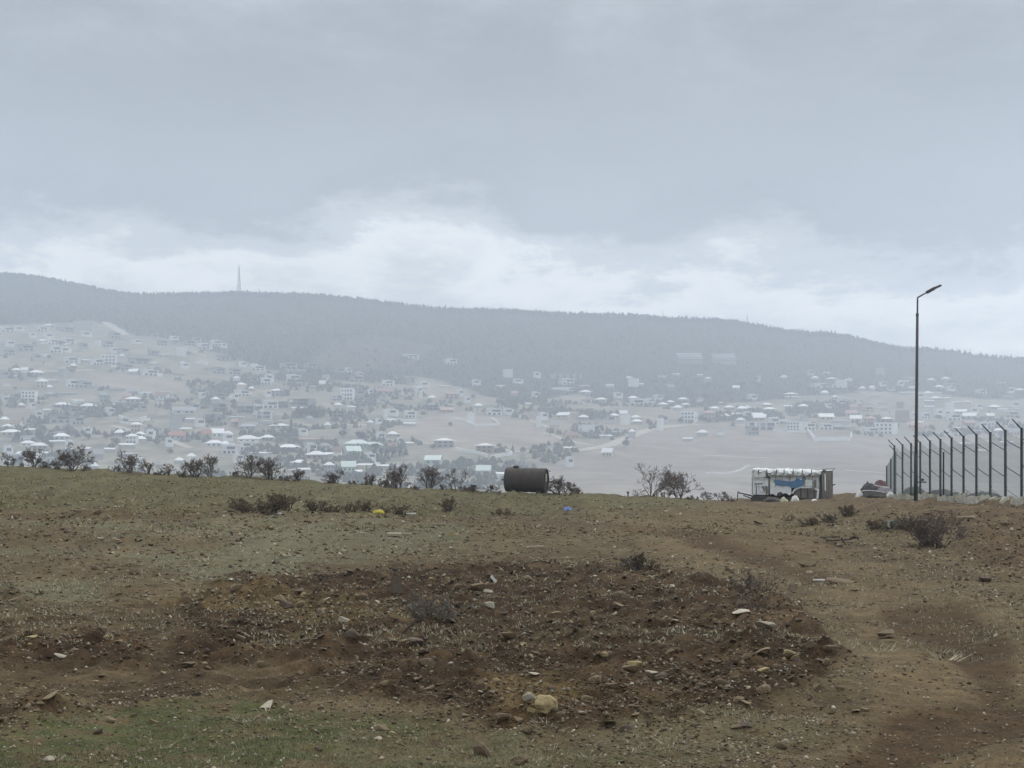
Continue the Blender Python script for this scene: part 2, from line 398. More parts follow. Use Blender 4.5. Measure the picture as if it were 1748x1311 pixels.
def ground_h(X, Y, full=True):
    X = np.asarray(X, float); Y = np.asarray(Y, float)
    zb = base_h(X, Y); z = zb + berm(X, Y)
    near = 1 - sstep(60, 69, Y)
    z = z + .10 * fbm(X / 7, Y / 7, 3, 3) * sstep(9, 16, Y) + .045 * fbm(X / 1.7, Y / 1.7, 3, 5)
    dug = mask('dug', X, Y, zb); red = mask('red', X, Y, zb); tr = mask('track', X, Y, zb); ru = mask('rut', X, Y, zb, 8)
    rough = np.clip(dug + .8 * red + .45 * mask('soil', X, Y, zb), 0, 1)
    fine = 1 - sstep(22, 45, Y)
    c = fbm(X / .45, Y / .45, 3, 21); z = z + (rough * .06 + red * .09 * sstep(18, 30, Y)) * (1 - np.abs(c) * 2) + (.12 * fbm(X / 1.1, Y / 2.6, 3, 23) + .05 * fbm(X / .35, Y / 1.6, 2, 27)) * sstep(20, 34, Y) * (1 - .7 * tr)
    z = z + rough * fine * .055 * fbm(X / .16, Y / .16, 3, 31)
    z = z + (1 - tr * .6) * fine * (.022 * fbm(X / .12, Y / .12, 3, 41) + .03 * fbm(X / .33, Y / .33, 2, 43)) + fine * (.006 + .014 * dug) * fbm(X / .045, Y / .045, 2, 47)
    z = z - .05 * ru + .02 * dug
    shp = z.shape; zf = z.ravel().copy(); xf = X.ravel(); yf = Y.ravel()
    for hx, hy, hw, hh in HP:
        k = np.nonzero((np.abs(xf - hx) < 2.3 * hw) & (np.abs(yf - hy) < 2.7 * hw + hy * hy * .0011))[0]
        if len(k):
            xk, yk = xf[k], yf[k]
            zf[k] += hh * np.exp(-((xk - hx) ** 2 / (hw * hw * .55) + (yk - hy) ** 2 / (1.2 * hw + hy * hy * .0005) ** 2 / .55)) * (1 + .5 * fbm(xk / (hw * .5), yk / (hw * .5), 3, 61))
    z = zf.reshape(shp)
    return z
def gz(x, y): return float(ground_h(np.array([x]), np.array([y]))[0])
def pix(u, v, ymin=5.5, ymax=92.0):
    """the point of the field that the photo shows at a pixel"""
    Y = 1 / np.linspace(1 / ymin, 1 / ymax, 500)
    X = (u - U0) * Y / F; zr = EYE - (v - V0) * Y / F
    d = ground_h(X, Y) - zr
    i = np.argmax(d >= 0)
    if d[i] < 0: i = int(np.argmax(d))
    y = Y[i]; x = X[i]
    return x, y, gz(x, y)
def at_depth(u, Y): return (u - U0) * Y / F

def lerp3(a, b, t): return a + (b - a) * t[..., None]
def field():
    nc, nr = 730, 680
    s = np.linspace(-.62, .62, nc)
    t = np.linspace(0, 1, nr)
    # dense where the field is near, coarser towards its far edge, then down the slope behind it
    inv = np.linspace(1 / 5.2, 1 / 92.0, nr - 60); Y = np.concatenate([np.linspace(-6, 5.0, 22), 1 / inv, np.linspace(95, 170, 38)])
    S, YY = np.meshgrid(s, Y)
    XX = S * (np.maximum(YY, 4) + 5)
    Z = ground_h(XX, np.maximum(YY, 5.0))
    zb = base_h(XX, np.maximum(YY, 5.0)); Yc = np.maximum(YY, 5.0)
    # colours: kinds of soil and turf
    A = lambda *c: np.array(c)
    n1 = fbm(XX / 2.2, YY / 2.2, 4, 101); n2 = fbm(XX / .5, YY / .5, 4, 103); n3 = fbm(XX / .14, YY / .14, 3, 107); n4 = fbm(XX / 6, YY / 3, 3, 109)
    def sharp(m, k=.35, n=n2): return np.clip((m + (k + .15) * n2 + .3 * n3 + .25 * n1 - .5) * 1.8 + .5, 0, 1) * np.clip(m * 5, 0, 1)
    base = np.zeros(XX.shape + (3,)) + A(.190, .155, .108)
    base = lerp3(base, A(.125, .092, .062), np.clip(.35 + .7 * n1 + .3 * n2, 0, 1) * .7)
    base = lerp3(base, A(.25, .235, .165), np.clip(.9 * n4 + .5 * n2 - .05, 0, 1) * .55)            # straw-grey patches
    m = sharp(mask('olive', XX, Yc, zb)); oc = lerp3(np.zeros_like(base) + A(.185, .182, .118), A(.14, .13, .085), np.clip(.35 + 1.0 * n2 + .5 * n1, 0, 1)); base = lerp3(base, oc, m * .95)
    m = sharp(mask('sage', XX, Yc, zb), .5); oc = lerp3(np.zeros_like(base) + A(.25, .26, .20), A(.15, .135, .095), np.clip(.25 + 1.1 * n3 + .7 * n2, 0, 1)); base = lerp3(base, oc, m * .85)
    m = sharp(mask('red', XX, Yc, zb), .5); oc = lerp3(np.zeros_like(base) + A(.155, .112, .078), A(.22, .17, .12), np.clip(.3 + 1.2 * n2, 0, 1)); base = lerp3(base, oc, m * .8)
    m = sharp(mask('track', XX, Yc, zb), .45); oc = lerp3(np.zeros_like(base) + A(.215, .170, .112), A(.155, .118, .075), np.clip(.25 + .8 * n1 + .3 * n2, 0, 1)); base = lerp3(base, oc, m * .85)
    m = sharp(mask('rut', XX, Yc, zb, 8), .3); base = lerp3(base, A(.092, .058, .036), m * .74)
    m = sharp(mask('soil', XX, Yc, zb), .6); oc = lerp3(np.zeros_like(base) + A(.10, .070, .046), A(.19, .15, .10), np.clip(.3 + 1.2 * n2 + .6 * n3, 0, 1)); base = lerp3(base, oc, m * .75)
    m = sharp(mask('dug', XX, Yc, zb), .6); oc = lerp3(np.zeros_like(base) + A(.062, .039, .026), A(.135, .095, .062), np.clip(.25 + 1.1 * n2 + .5 * n3, 0, 1)); base = lerp3(base, oc, m * .92)
    m = sharp(mask('ochre', XX, Yc, zb), .6); base = lerp3(base, A(.24, .185, .095), m * .45)
    m = sharp(mask('green', XX, Yc, zb), .55, n2); oc = lerp3(np.zeros_like(base) + A(.125, .155, .072), A(.15, .12, .078), np.clip(.2 + 1.2 * n3 + .8 * n2, 0, 1)); base = lerp3(base, oc, m * .85)
    m = sharp(mask('palegrass', XX, Yc, zb), .6, n2); oc = lerp3(np.zeros_like(base) + A(.21, .20, .14), A(.14, .11, .07), np.clip(.3 + 1.2 * n3, 0, 1)); base = lerp3(base, oc, m * .7)
    st = fbm(XX / .9, YY / .22 * np.clip(10 / Yc, .12, 1), 3, 117)
    base = base * (1 + .32 * n3 + .22 * n2 + .22 * st)[..., None]
    base = np.clip(base * A(.70, .645, .515), .012, .6)
    nrr, ncc = XX.shape
    idx = np.arange(nrr * ncc).reshape(nrr, ncc)
    f = np.stack([idx[:-1, :-1], idx[:-1, 1:], idx[1:, 1:], idx[1:, :-1]], -1).reshape(-1, 4)
    me = fast_mesh('ground', np.stack([XX, YY, Z], -1).reshape(-1, 3), f, smooth=True)
    set_color(me, base.reshape(-1, 3))
    tag(link('ground', me, M['soil']), kind='structure')
field()

# ------------------------------------------------------------------ the valley and the mountain (far ground)
FY = np.array([100, 300, 600, 900, 1100, 1300, 1500, 1700, 2000, 2400, 2800], float)
FU = np.array([-700, 0, 250, 400, 500, 800, 1000, 1200, 1400, 1560, 1748, 2450], float)
FR = np.array([  # photo row of the land at each distance (lines) and column
 [1500, 1060, 915, 845, 803, 745, 690, 625, 555, 505, 440],
 [1500, 1060, 915, 845, 803, 748, 695, 632, 566, 525, 469],
 [1500, 1060, 915, 845, 803, 750, 698, 642, 590, 545, 505],
 [1500, 1060, 915, 845, 804, 755, 703, 655, 612, 558, 502],
 [1500, 1060, 915, 845, 806, 760, 710, 662, 622, 562, 505],
 [1500, 1060, 920, 850, 812, 768, 722, 688, 650, 585, 530],
 [1500, 1060, 925, 856, 818, 777, 735, 700, 662, 602, 538],
 [1500, 1060, 930, 862, 826, 786, 742, 708, 668, 612, 547],
 [1500, 1060, 930, 862, 828, 788, 748, 718, 676, 630, 570],
 [1500, 1060, 930, 862, 828, 790, 752, 722, 684, 645, 597],
 [1500, 1060, 930, 862, 828, 790, 755, 728, 694, 658, 613],
 [1500, 1060, 930, 862, 828, 792, 760, 735, 705, 675, 640]], float)
def far_h(X, Y):
    X = np.asarray(X, float); Y = np.asarray(Y, float)
    Yc = np.clip(Y, 100, 2800)
    u = U0 + F * X / np.maximum(Y, 60)
    iy = np.clip(np.searchsorted(FY, Yc) - 1, 0, len(FY) - 2); iu = np.clip(np.searchsorted(FU, u) - 1, 0, len(FU) - 2)
    ty = (Yc - FY[iy]) / (FY[iy + 1] - FY[iy]); tu = np.clip((u - FU[iu]) / (FU[iu + 1] - FU[iu]), 0, 1); tu = tu * tu * (3 - 2 * tu)
    row = (FR[iu, iy] * (1 - ty) + FR[iu, iy + 1] * ty) * (1 - tu) + (FR[iu + 1, iy] * (1 - ty) + FR[iu + 1, iy + 1] * ty) * tu
    z = EYE - (row - V0) * Yc / F
    z = z - np.clip(Y - 2800, 0, None) * .18
    w = sstep(200, 900, Y) * (1 - sstep(2300, 2800, Y) * .75)
    return z + w * (4.0 * fbm(X / 190, Y / 190, 3, 201) + 1.2 * fbm(X / 45, Y / 45, 2, 203)) + sstep(1900, 2400, Y) * 5 * fbm(X / 120, Y / 260, 2, 205) * (1 - sstep(2600, 2800, Y))
_FYY = np.concatenate([np.linspace(500, 2800, 700)])
def fpix(u, v):
    X = (u - U0) * _FYY / F; d = far_h(X, _FYY) - (EYE - (v - V0) * _FYY / F)
    i = int(np.argmax(d >= 0))
    if d[i] < 0: i = len(_FYY) - 1
    y = float(_FYY[i])
    if i > 0 and d[i] >= 0 and d[i] != d[i - 1]:
        t = -d[i - 1] / (d[i] - d[i - 1]); y = float(_FYY[i - 1] + t * (_FYY[i] - _FYY[i - 1]))
    x = (u - U0) * y / F
    return x, y, float(far_h(np.array([x]), np.array([y]))[0])
FPOLY = {
 'forest': [[(-900, 300), (2600, 300), (2600, 705), (1748, 682), (1640, 676), (1560, 668), (1480, 668), (1320, 682), (1200, 694), (1080, 690), (980, 672), (880, 690), (790, 662), (700, 640),
             (620, 650), (540, 642), (450, 628), (400, 615), (330, 588), (240, 572), (180, 552), (0, 553), (-900, 530)]],
 'grove': [[(340, 668), (420, 642), (500, 636), (620, 636), (720, 646), (700, 655), (560, 654), (470, 648), (400, 668), (345, 700)], [(495, 712), (510, 696), (545, 690), (565, 712)],
           [(640, 775), (655, 758), (700, 754), (695, 778)], [(1330, 706), (1380, 688), (1430, 680), (1480, 690), (1440, 706)], [(1180, 712), (1300, 700), (1340, 712), (1200, 722)],
           [(870, 700), (960, 700), (1080, 706), (1010, 716)], [(460, 755), (500, 745), (520, 760)], [(395, 740), (450, 732), (500, 745), (440, 752)], [(0, 735), (60, 730), (110, 745), (40, 760)],
           [(100, 700), (170, 690), (240, 700), (170, 712)], [(30, 780), (120, 770), (160, 790), (60, 800)]],
 'tan': [[(120, 648), (220, 636), (320, 652), (330, 668), (260, 675), (180, 662)], [(680, 728), (790, 700), (900, 722), (960, 760), (800, 768), (690, 752)], [(520, 618), (560, 580), (640, 570), (760, 590), (700, 635), (560, 640)]],
 'plain': [[(930, 800), (1060, 750), (1180, 722), (1300, 732), (1500, 745), (1760, 752), (2500, 770), (2500, 900), (900, 900)]],
}
FMK = {k: Mask(p, -900, 2700, 8, 300, 1000, 2.5, blur=2) for k, p in FPOLY.items()}
def fmask(k, X, Y, Z, wob=6):
    u, v = on_photo(X, Y, Z)
    return FMK[k](u + wob * 2 * fbm(X / 60, Y / 60, 3, 301), v + wob * fbm(X / 50, Y / 50, 3, 302))
def valley():
    s = np.linspace(-.62, .62, 460); Y = np.concatenate([np.linspace(110, 850, 40), np.linspace(860, 2800, 330), np.linspace(2815, 3600, 40)])
    S, YY = np.meshgrid(s, Y); XX = S * YY; Z = far_h(XX, YY)
    A = lambda *c: np.array(c)
    n1 = fbm(XX / 90, YY / 90, 4, 311); n2 = fbm(XX / 25, YY / 25, 3, 313); cell = vnoise(np.floor(XX / 45 + n1 * .3) * 7.3, np.floor(YY / 60 + n1 * .3) * 3.1, 317)
    base = np.zeros(XX.shape + (3,)) + A(.21, .20, .145)
    base = lerp3(base, A(.27, .235, .175), np.clip(cell * 1.2 - .2, 0, 1)); base = lerp3(base, A(.075, .08, .06), np.clip(.15 + n2 * 1.2 + .9 * fbm(XX / 9, YY / 22, 3, 331), 0, 1) * .75)
    for k, c, a in (('plain', (.235, .20, .16), .85), ('tan', (.275, .23, .18), .8), ('grove', (.06, .065, .05), .8), ('forest', (.035, .042, .036), .95)):
        m = fmask(k, XX, YY, Z)
        if k == 'forest':
            m = m * (1 - .4 * FMK['tan'](*on_photo(XX, YY, Z)))
        base = lerp3(base, A(*c), np.clip((m - .5) * 3 + .5, 0, 1) * a)
    base = base * (1 + .25 * n2 + .15 * n1 + .12 * fbm(XX / 120, YY / 12, 3, 337))[..., None]
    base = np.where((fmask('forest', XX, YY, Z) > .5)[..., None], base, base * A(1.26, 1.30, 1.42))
    base = np.clip(base, .02, .6)
    nr, nc = XX.shape; idx = np.arange(nr * nc).reshape(nr, nc)
    f = np.stack([idx[:-1, :-1], idx[:-1, 1:], idx[1:, 1:], idx[1:, :-1]], -1).reshape(-1, 4)
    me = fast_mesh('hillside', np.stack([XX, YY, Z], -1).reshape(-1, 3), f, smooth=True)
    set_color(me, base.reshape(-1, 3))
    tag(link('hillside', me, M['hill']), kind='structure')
valley()

def forest():
    """the wood on the mountain: far-off crowns that read as one mass"""
    n = 46000
    Y = nrg.uniform(1650, 2815, n) ; X = nrg.uniform(-.50, .50, n) * Y
    ridge = nrg.random(n) < .16; Y = np.where(ridge, nrg.uniform(2770, 2806, n), Y); X = np.where(ridge, nrg.uniform(-.45, .45, n) * Y, X)
    Z = far_h(X, Y); m = fmask('forest', X, Y, Z); u, v = on_photo(X, Y, Z)
    gr = fmask('grove', X, Y, Z); bare = FMK['tan'](u, v)
    thin = np.where((u > 700) & (v > 600), .35, 1.0)
    keep = ((m > .5) & (nrg.random(n) < thin) & (nrg.random(n) < 1.15 - 1.0 * bare)) | (gr > .55)
    X, Y, Z, ridge = X[keep], Y[keep], Z[keep], ridge[keep]
    ng = 32000; Yg = nrg.uniform(950, 1800, ng); Xg = nrg.uniform(-.42, .42, ng) * Yg; Zg = far_h(Xg, Yg)
    tm = fbm(Xg / 40, Yg / 70, 3, 341); ug, vg = on_photo(Xg, Yg, Zg)
    k = (fmask('grove', Xg, Yg, Zg) > .5) & (nrg.random(ng) < .6) | ((tm > .12) & (fmask('plain', Xg, Yg, Zg) < .3) & (fmask('tan', Xg, Yg, Zg) < .3) & (nrg.random(ng) < .45)); Xg, Yg, Zg = Xg[k], Yg[k], Zg[k]
    X = np.concatenate([X, Xg]); Y = np.concatenate([Y, Yg]); Z = np.concatenate([Z, Zg]); k = len(X)
    con = nrg.random(k) < np.where(Y > 1900, .45, .12)
    hgt = nrg.uniform(3.2, 6.2, k) * np.where(Y < 1900, .85, np.where(Y > 2760, 1.1, .6)) * np.where(Y > 2700, nrg.uniform(.7, 1.5, k), 1) * np.where(con, 1.15, .9) * np.where(Y > 2700, 1.0, 1.15); rad = hgt * np.where(con, .26, np.where(Y < 1900, .62, .42))
    V = []; nseg = 5
    ang = np.arange(nseg) * 2 * math.pi / nseg
    ph = nrg.uniform(0, 6.28, k)
    rings = [(0.12, 1.0), (0.62, .72), (1.0, .02)]
    verts = np.zeros((k, 3, nseg, 3))
    for j, (hz, rr) in enumerate(rings):
        r = rad * np.where(con, 1 - hz * .93, rr if j < 2 else .25)
        jit = nrg.uniform(.75, 1.2, (k, nseg))
        a = ang[None] + ph[:, None]
        verts[:, j, :, 0] = X[:, None] + r[:, None] * jit * np.cos(a)
        verts[:, j, :, 1] = Y[:, None] + r[:, None] * jit * np.sin(a)
        verts[:, j, :, 2] = (Z - .6 + hgt * hz)[:, None] + nrg.uniform(-.2, .2, (k, nseg))
    b = (np.arange(k) * 3 * nseg)[:, None]
    fs = []
    for j in range(2):
        for i in range(nseg):
            i2 = (i + 1) % nseg
            fs.append(np.stack([b[:, 0] + j * nseg + i, b[:, 0] + j * nseg + i2, b[:, 0] + (j + 1) * nseg + i2, b[:, 0] + (j + 1) * nseg + i], -1))
    me = fast_mesh('forest', verts.reshape(-1, 3), np.concatenate(fs))
    tint = np.where((Y < 1900)[:, None], np.array([.105, .108, .096])[None], np.array([.033, .040, .036])[None]) * nrg.uniform(.8, 1.25, (k, 1)) + nrg.uniform(0, .012, (k, 1)) * np.array([1, .8, .6])
    set_color(me, np.repeat(tint, 3 * nseg, 0))
    tag(link('forest', me, M['forest']), 'dark mixed wood covering the hazy mountain and its groves', 'forest', kind='stuff')
forest()

def haze():
    mb = MB(); mb.box((0, 1650, HAZE_TOP / 2 - 110), (4700, 4100, HAZE_TOP + 220))
    m = bpy.data.materials.new('pale_haze'); m.use_nodes = True; nt = m.node_tree; nt.nodes.clear()
    o = nt.nodes.new('ShaderNodeOutputMaterial'); v = nt.nodes.new('ShaderNodeVolumePrincipled')
    v.inputs['Color'].default_value = (*HAZE_COLOR, 1); v.inputs['Density'].default_value = HAZE_DENSITY; v.inputs['Anisotropy'].default_value = HAZE_G
    nt.links.new(v.outputs[0], o.inputs['Volume'])
    h = mb.build('haze', m); tag(h, 'pale even haze filling the valley', 'haze', kind='stuff')
haze()

# ------------------------------------------------------------------ far roads
def ribbon(name, pts, width, far=True, lift=.35, mat='road'):
    P = [Vector(fpix(u, v)) for u, v in pts]
    Q = []
    for a, b in zip(P[:-1], P[1:]):
        n = max(2, int((b - a).length / 9))
        for i in range(n): Q.append(a.lerp(b, i / n))
    Q.append(P[-1])
    X = np.array([q.x for q in Q]); Y = np.array([q.y for q in Q])
    for _ in range(3):
        X[1:-1] = (X[:-2] + X[1:-1] * 2 + X[2:]) / 4; Y[1:-1] = (Y[:-2] + Y[1:-1] * 2 + Y[2:]) / 4
    dx = np.gradient(X); dy = np.gradient(Y); l = np.hypot(dx, dy) + 1e-6; nx, ny = -dy / l, dx / l
    V = []; cols = 5
    for k in range(cols):
        t = (k / (cols - 1) - .5) * width
        x, y = X + nx * t, Y + ny * t
        V.append(np.stack([x, y, far_h(x, y) + lift], -1))
    V = np.stack(V, 1); n = len(X); idx = np.arange(n * cols).reshape(n, cols)
    f = np.stack([idx[:-1, :-1], idx[:-1, 1:], idx[1:, 1:], idx[1:, :-1]], -1).reshape(-1, 4)
    tag(link(name, fast_mesh(name, V.reshape(-1, 3), f, True), M[mat]), kind='structure')
ribbon('valley_road', [(968, 770), (1010, 767), (1050, 757), (1090, 740), (1120, 730), (1160, 727), (1192, 724)], 13)
ribbon('valley_road', [(860, 771), (900, 770), (968, 769)], 9)
ribbon('valley_road', [(930, 738), (950, 746), (985, 757), (1012, 760)], 8)
ribbon('valley_road', [(190, 727), (215, 732), (245, 741), (275, 745), (310, 760), (325, 765)], 8)
ribbon('valley_road', [(65, 634), (110, 634), (160, 631)], 8)
ribbon('valley_road', [(180, 550), (195, 560), (205, 566), (215, 572)], 14)
ribbon('valley_road', [(515, 726), (560, 727), (600, 726), (680, 723)], 8)
ribbon('valley_road', [(395, 680), (405, 668), (420, 655)], 10)
ribbon('valley_road', [(1200, 778), (1250, 780), (1310, 782)], 6)
ribbon('valley_road', [(1440, 803), (1480, 806), (1530, 809)], 5)
ribbon('valley_road', [(475, 803), (530, 802), (580, 800)], 6)
ribbon('valley_road', [(700, 756), (740, 759), (800, 752)], 6)
ribbon('valley_road', [(885, 712), (920, 722), (935, 730)], 6)
ribbon('valley_road', [(230, 688), (300, 690), (370, 690)], 6)

# ------------------------------------------------------------------ the town
HT = {}
def part_set(kind):
    """unit house (x and y within +-.5, z in metres/unit height 1) as a list of (part, mesh, slot)"""
    P = []
    def p(name, mb, slot): P.append((name, mb.mesh(name), slot))
    def windows(xs, zs, w, h, y=-.5, slot='glass'):
        for z in zs:
            for x in xs:
                p('window', MB().box((x, y - .004, z), (w, .03, h)), slot)
    if kind == 'H':      # hip roof, one tall storey
        p('wall', MB().box((0, 0, .06), (.88, .86, .96)), 'wall')
        m = MB(); m.add([(-.5, -.5, .54), (.5, -.5, .54), (.5, .5, .54), (-.5, .5, .54), (-.5, -.5, .57), (.5, -.5, .57), (.5, .5, .57), (-.5, .5, .57), (-.14, 0, 1), (.14, 0, 1)],
                        [(3, 2, 1, 0), (0, 1, 5, 4), (1, 2, 6, 5), (2, 3, 7, 6), (3, 0, 4, 7), (4, 5, 9, 8), (5, 6, 9), (6, 7, 8, 9), (7, 4, 8)])
        p('roof', m, 'roof'); P += []
        windows((-.26, .02, .28), (.30,), .13, .20, -.43)
    elif kind == 'J':    # two storeys with hip roof
        p('wall', MB().box((0, 0, .19), (.84, .84, 1.12)), 'wall')
        m = MB(); m.add([(-.5, -.5, .74), (.5, -.5, .74), (.5, .5, .74), (-.5, .5, .74), (-.5, -.5, .76), (.5, -.5, .76), (.5, .5, .76), (-.5, .5, .76), (-.10, 0, 1), (.10, 0, 1)],
                        [(3, 2, 1, 0), (0, 1, 5, 4), (1, 2, 6, 5), (2, 3, 7, 6), (3, 0, 4, 7), (4, 5, 9, 8), (5, 6, 9), (6, 7, 8, 9), (7, 4, 8)])
        p('roof', m, 'roof')
        p('balcony', MB().box((0, -.47, .40), (.84, .10, .03)), 'wall')
        windows((-.27, 0, .27), (.20, .57), .13, .16, -.42)
    elif kind == 'G':    # gable
        m = MB().box((0, 0, .03), (.9, .84, 1.1)); m.v = [(x, y, z) for x, y, z in m.v]
        m.add([(-.45, -.42, .581), (-.45, .42, .581), (-.45, 0, .97), (.45, -.42, .581), (.45, .42, .581), (.45, 0, .97)], [(0, 2, 1), (3, 4, 5)])
        p('wall', m, 'wall')
        for sgn in (-1, 1):
            p('roof_slope', MB().add([(-.5, sgn * .5, .53), (.5, sgn * .5, .53), (.5, 0, 1.02), (-.5, 0, 1.02), (-.5, sgn * .5, .50), (.5, sgn * .5, .50), (.5, 0, .985), (-.5, 0, .985)],
                                     [(0, 1, 2, 3), (7, 6, 5, 4), (0, 4, 5, 1), (1, 5, 6, 2), (3, 7, 4, 0), (2, 6, 7, 3)]), 'roof')
        windows((-.25, .08, .30), (.30,), .12, .2, -.42)
    elif kind == 'F':    # flat-roofed modern villa: two boxes, slab roof
        p('wall', MB().box((0, .02, .16), (.92, .9, 1.26)), 'wall')
        p('upper_wall', MB().box((-.14, .06, .84), (.55, .7, .12)), 'wall')
        p('roof_slab', MB().box((0, 0, .815), (1.0, 1.0, .05)), 'roof')
        p('upper_slab', MB().box((-.14, .06, .95), (.64, .8, .06)), 'roof')
        p('window_band', MB().box((.12, -.435, .60), (.50, .03, .24)), 'glass')
        windows((-.28, .0, .28), (.20,), .16, .24, -.435)
    elif kind == 'B':    # block of three storeys
        p('wall', MB().box((0, 0, .36), (.96, .96, 1.2)), 'wall')
        p('parapet', MB().box((0, 0, .98), (1.0, 1.0, .05)), 'roof')
        for z in (.30, .62): p('floor_slab', MB().box((0, -.51, z), (1.0, .07, .03)), 'roof')
        windows((-.33, -.11, .11, .33), (.15, .46, .79), .11, .16, -.48)
    elif kind == 'C':    # plain block whose windows are too small to see
        p('wall', MB().box((0, 0, .34), (.96, .96, 1.24)), 'wall')
        p('roof_slab', MB().box((0, 0, .98), (1.0, 1.0, .05)), 'roof')
    elif kind == 'U':    # unfinished frame: slabs and columns, open in front
        p('back_wall', MB().box((0, .40, .22), (.94, .12, 1.3)), 'wall')
        p('side_wall', MB().box((.42, -.05, .22), (.08, .78, 1.3)), 'wall')
        for z in (-.02, .46, .92): p('slab', MB().box((0, -.02, z), (1.0, .98, .07)), 'roof')
        for x in (-.45, -.1): p('column', MB().box((x, -.44, .2), (.06, .06, 1.38)), 'roof')
        p('infill', MB().box((.2, -.30, .68), (.36, .05, .40)), 'glass')
    elif kind == 'S':    # low shed with single-pitch sheet roof
        p('wall', MB().box((0, 0, .2), (.94, .9, 1.0)), 'wall')
        p('roof', MB().add([(-.5, -.5, .72), (.5, -.5, .72), (.5, .5, 1.0), (-.5, .5, 1.0), (-.5, -.5, .66), (.5, -.5, .66), (.5, .5, .94), (-.5, .5, .94)],
                           [(0, 1, 2, 3), (7, 6, 5, 4), (0, 4, 5, 1), (1, 5, 6, 2), (2, 6, 7, 3), (3, 7, 4, 0)]), 'roof')
    elif kind == 'A':    # stepped terrace block: three long slabs up the slope
        for k in range(3):
            p('storey', MB().box((-.03 * k, .3 * k - .3, .18 + .33 * k), (.92, .5, .9)), 'wall')
            p('terrace_slab', MB().box((-.03 * k, .3 * k - .34, .64 + .33 * k), (1.0, .62, .05)), 'roof')
    return P
KIND = {'H': ('hip_roof_house', 'hip-roofed house', 'house', 4.6), 'J': ('hip_roof_house', 'two-storey hip-roofed house', 'house', 7.8), 'G': ('gable_roof_house', 'gable-roofed house', 'house', 6.0),
        'F': ('flat_roof_villa', 'flat-roofed villa', 'villa', 6.6), 'B': ('apartment_block', 'three-storey block', 'building', 9.6), 'C': ('tall_block', 'plain tall block', 'building', 9.0),
        'U': ('unfinished_house', 'unfinished open-fronted house', 'house', 6.4), 'S': ('low_shed', 'low shed', 'shed', 3.2), 'A': ('terraced_block', 'stepped terrace building', 'building', 14.0)}
WALL = dict(w='w_white', g='w_grey', c='w_cream', p='w_pink', b='w_brown', m='w_mint', o='w_orange', d='w_dark', r='w_cream')
ROOF = dict(w='r_white', g='r_grey', c='r_white', p='r_pink', b='r_brown', m='r_mint', o='r_brown', d='r_grey', r='r_red')
CNAME = dict(w='white', g='grey', c='cream', p='pink', b='brown', m='mint', o='ochre', d='dark', r='red')
for k in 'HJGFBCUSA': HT[k] = part_set(k)
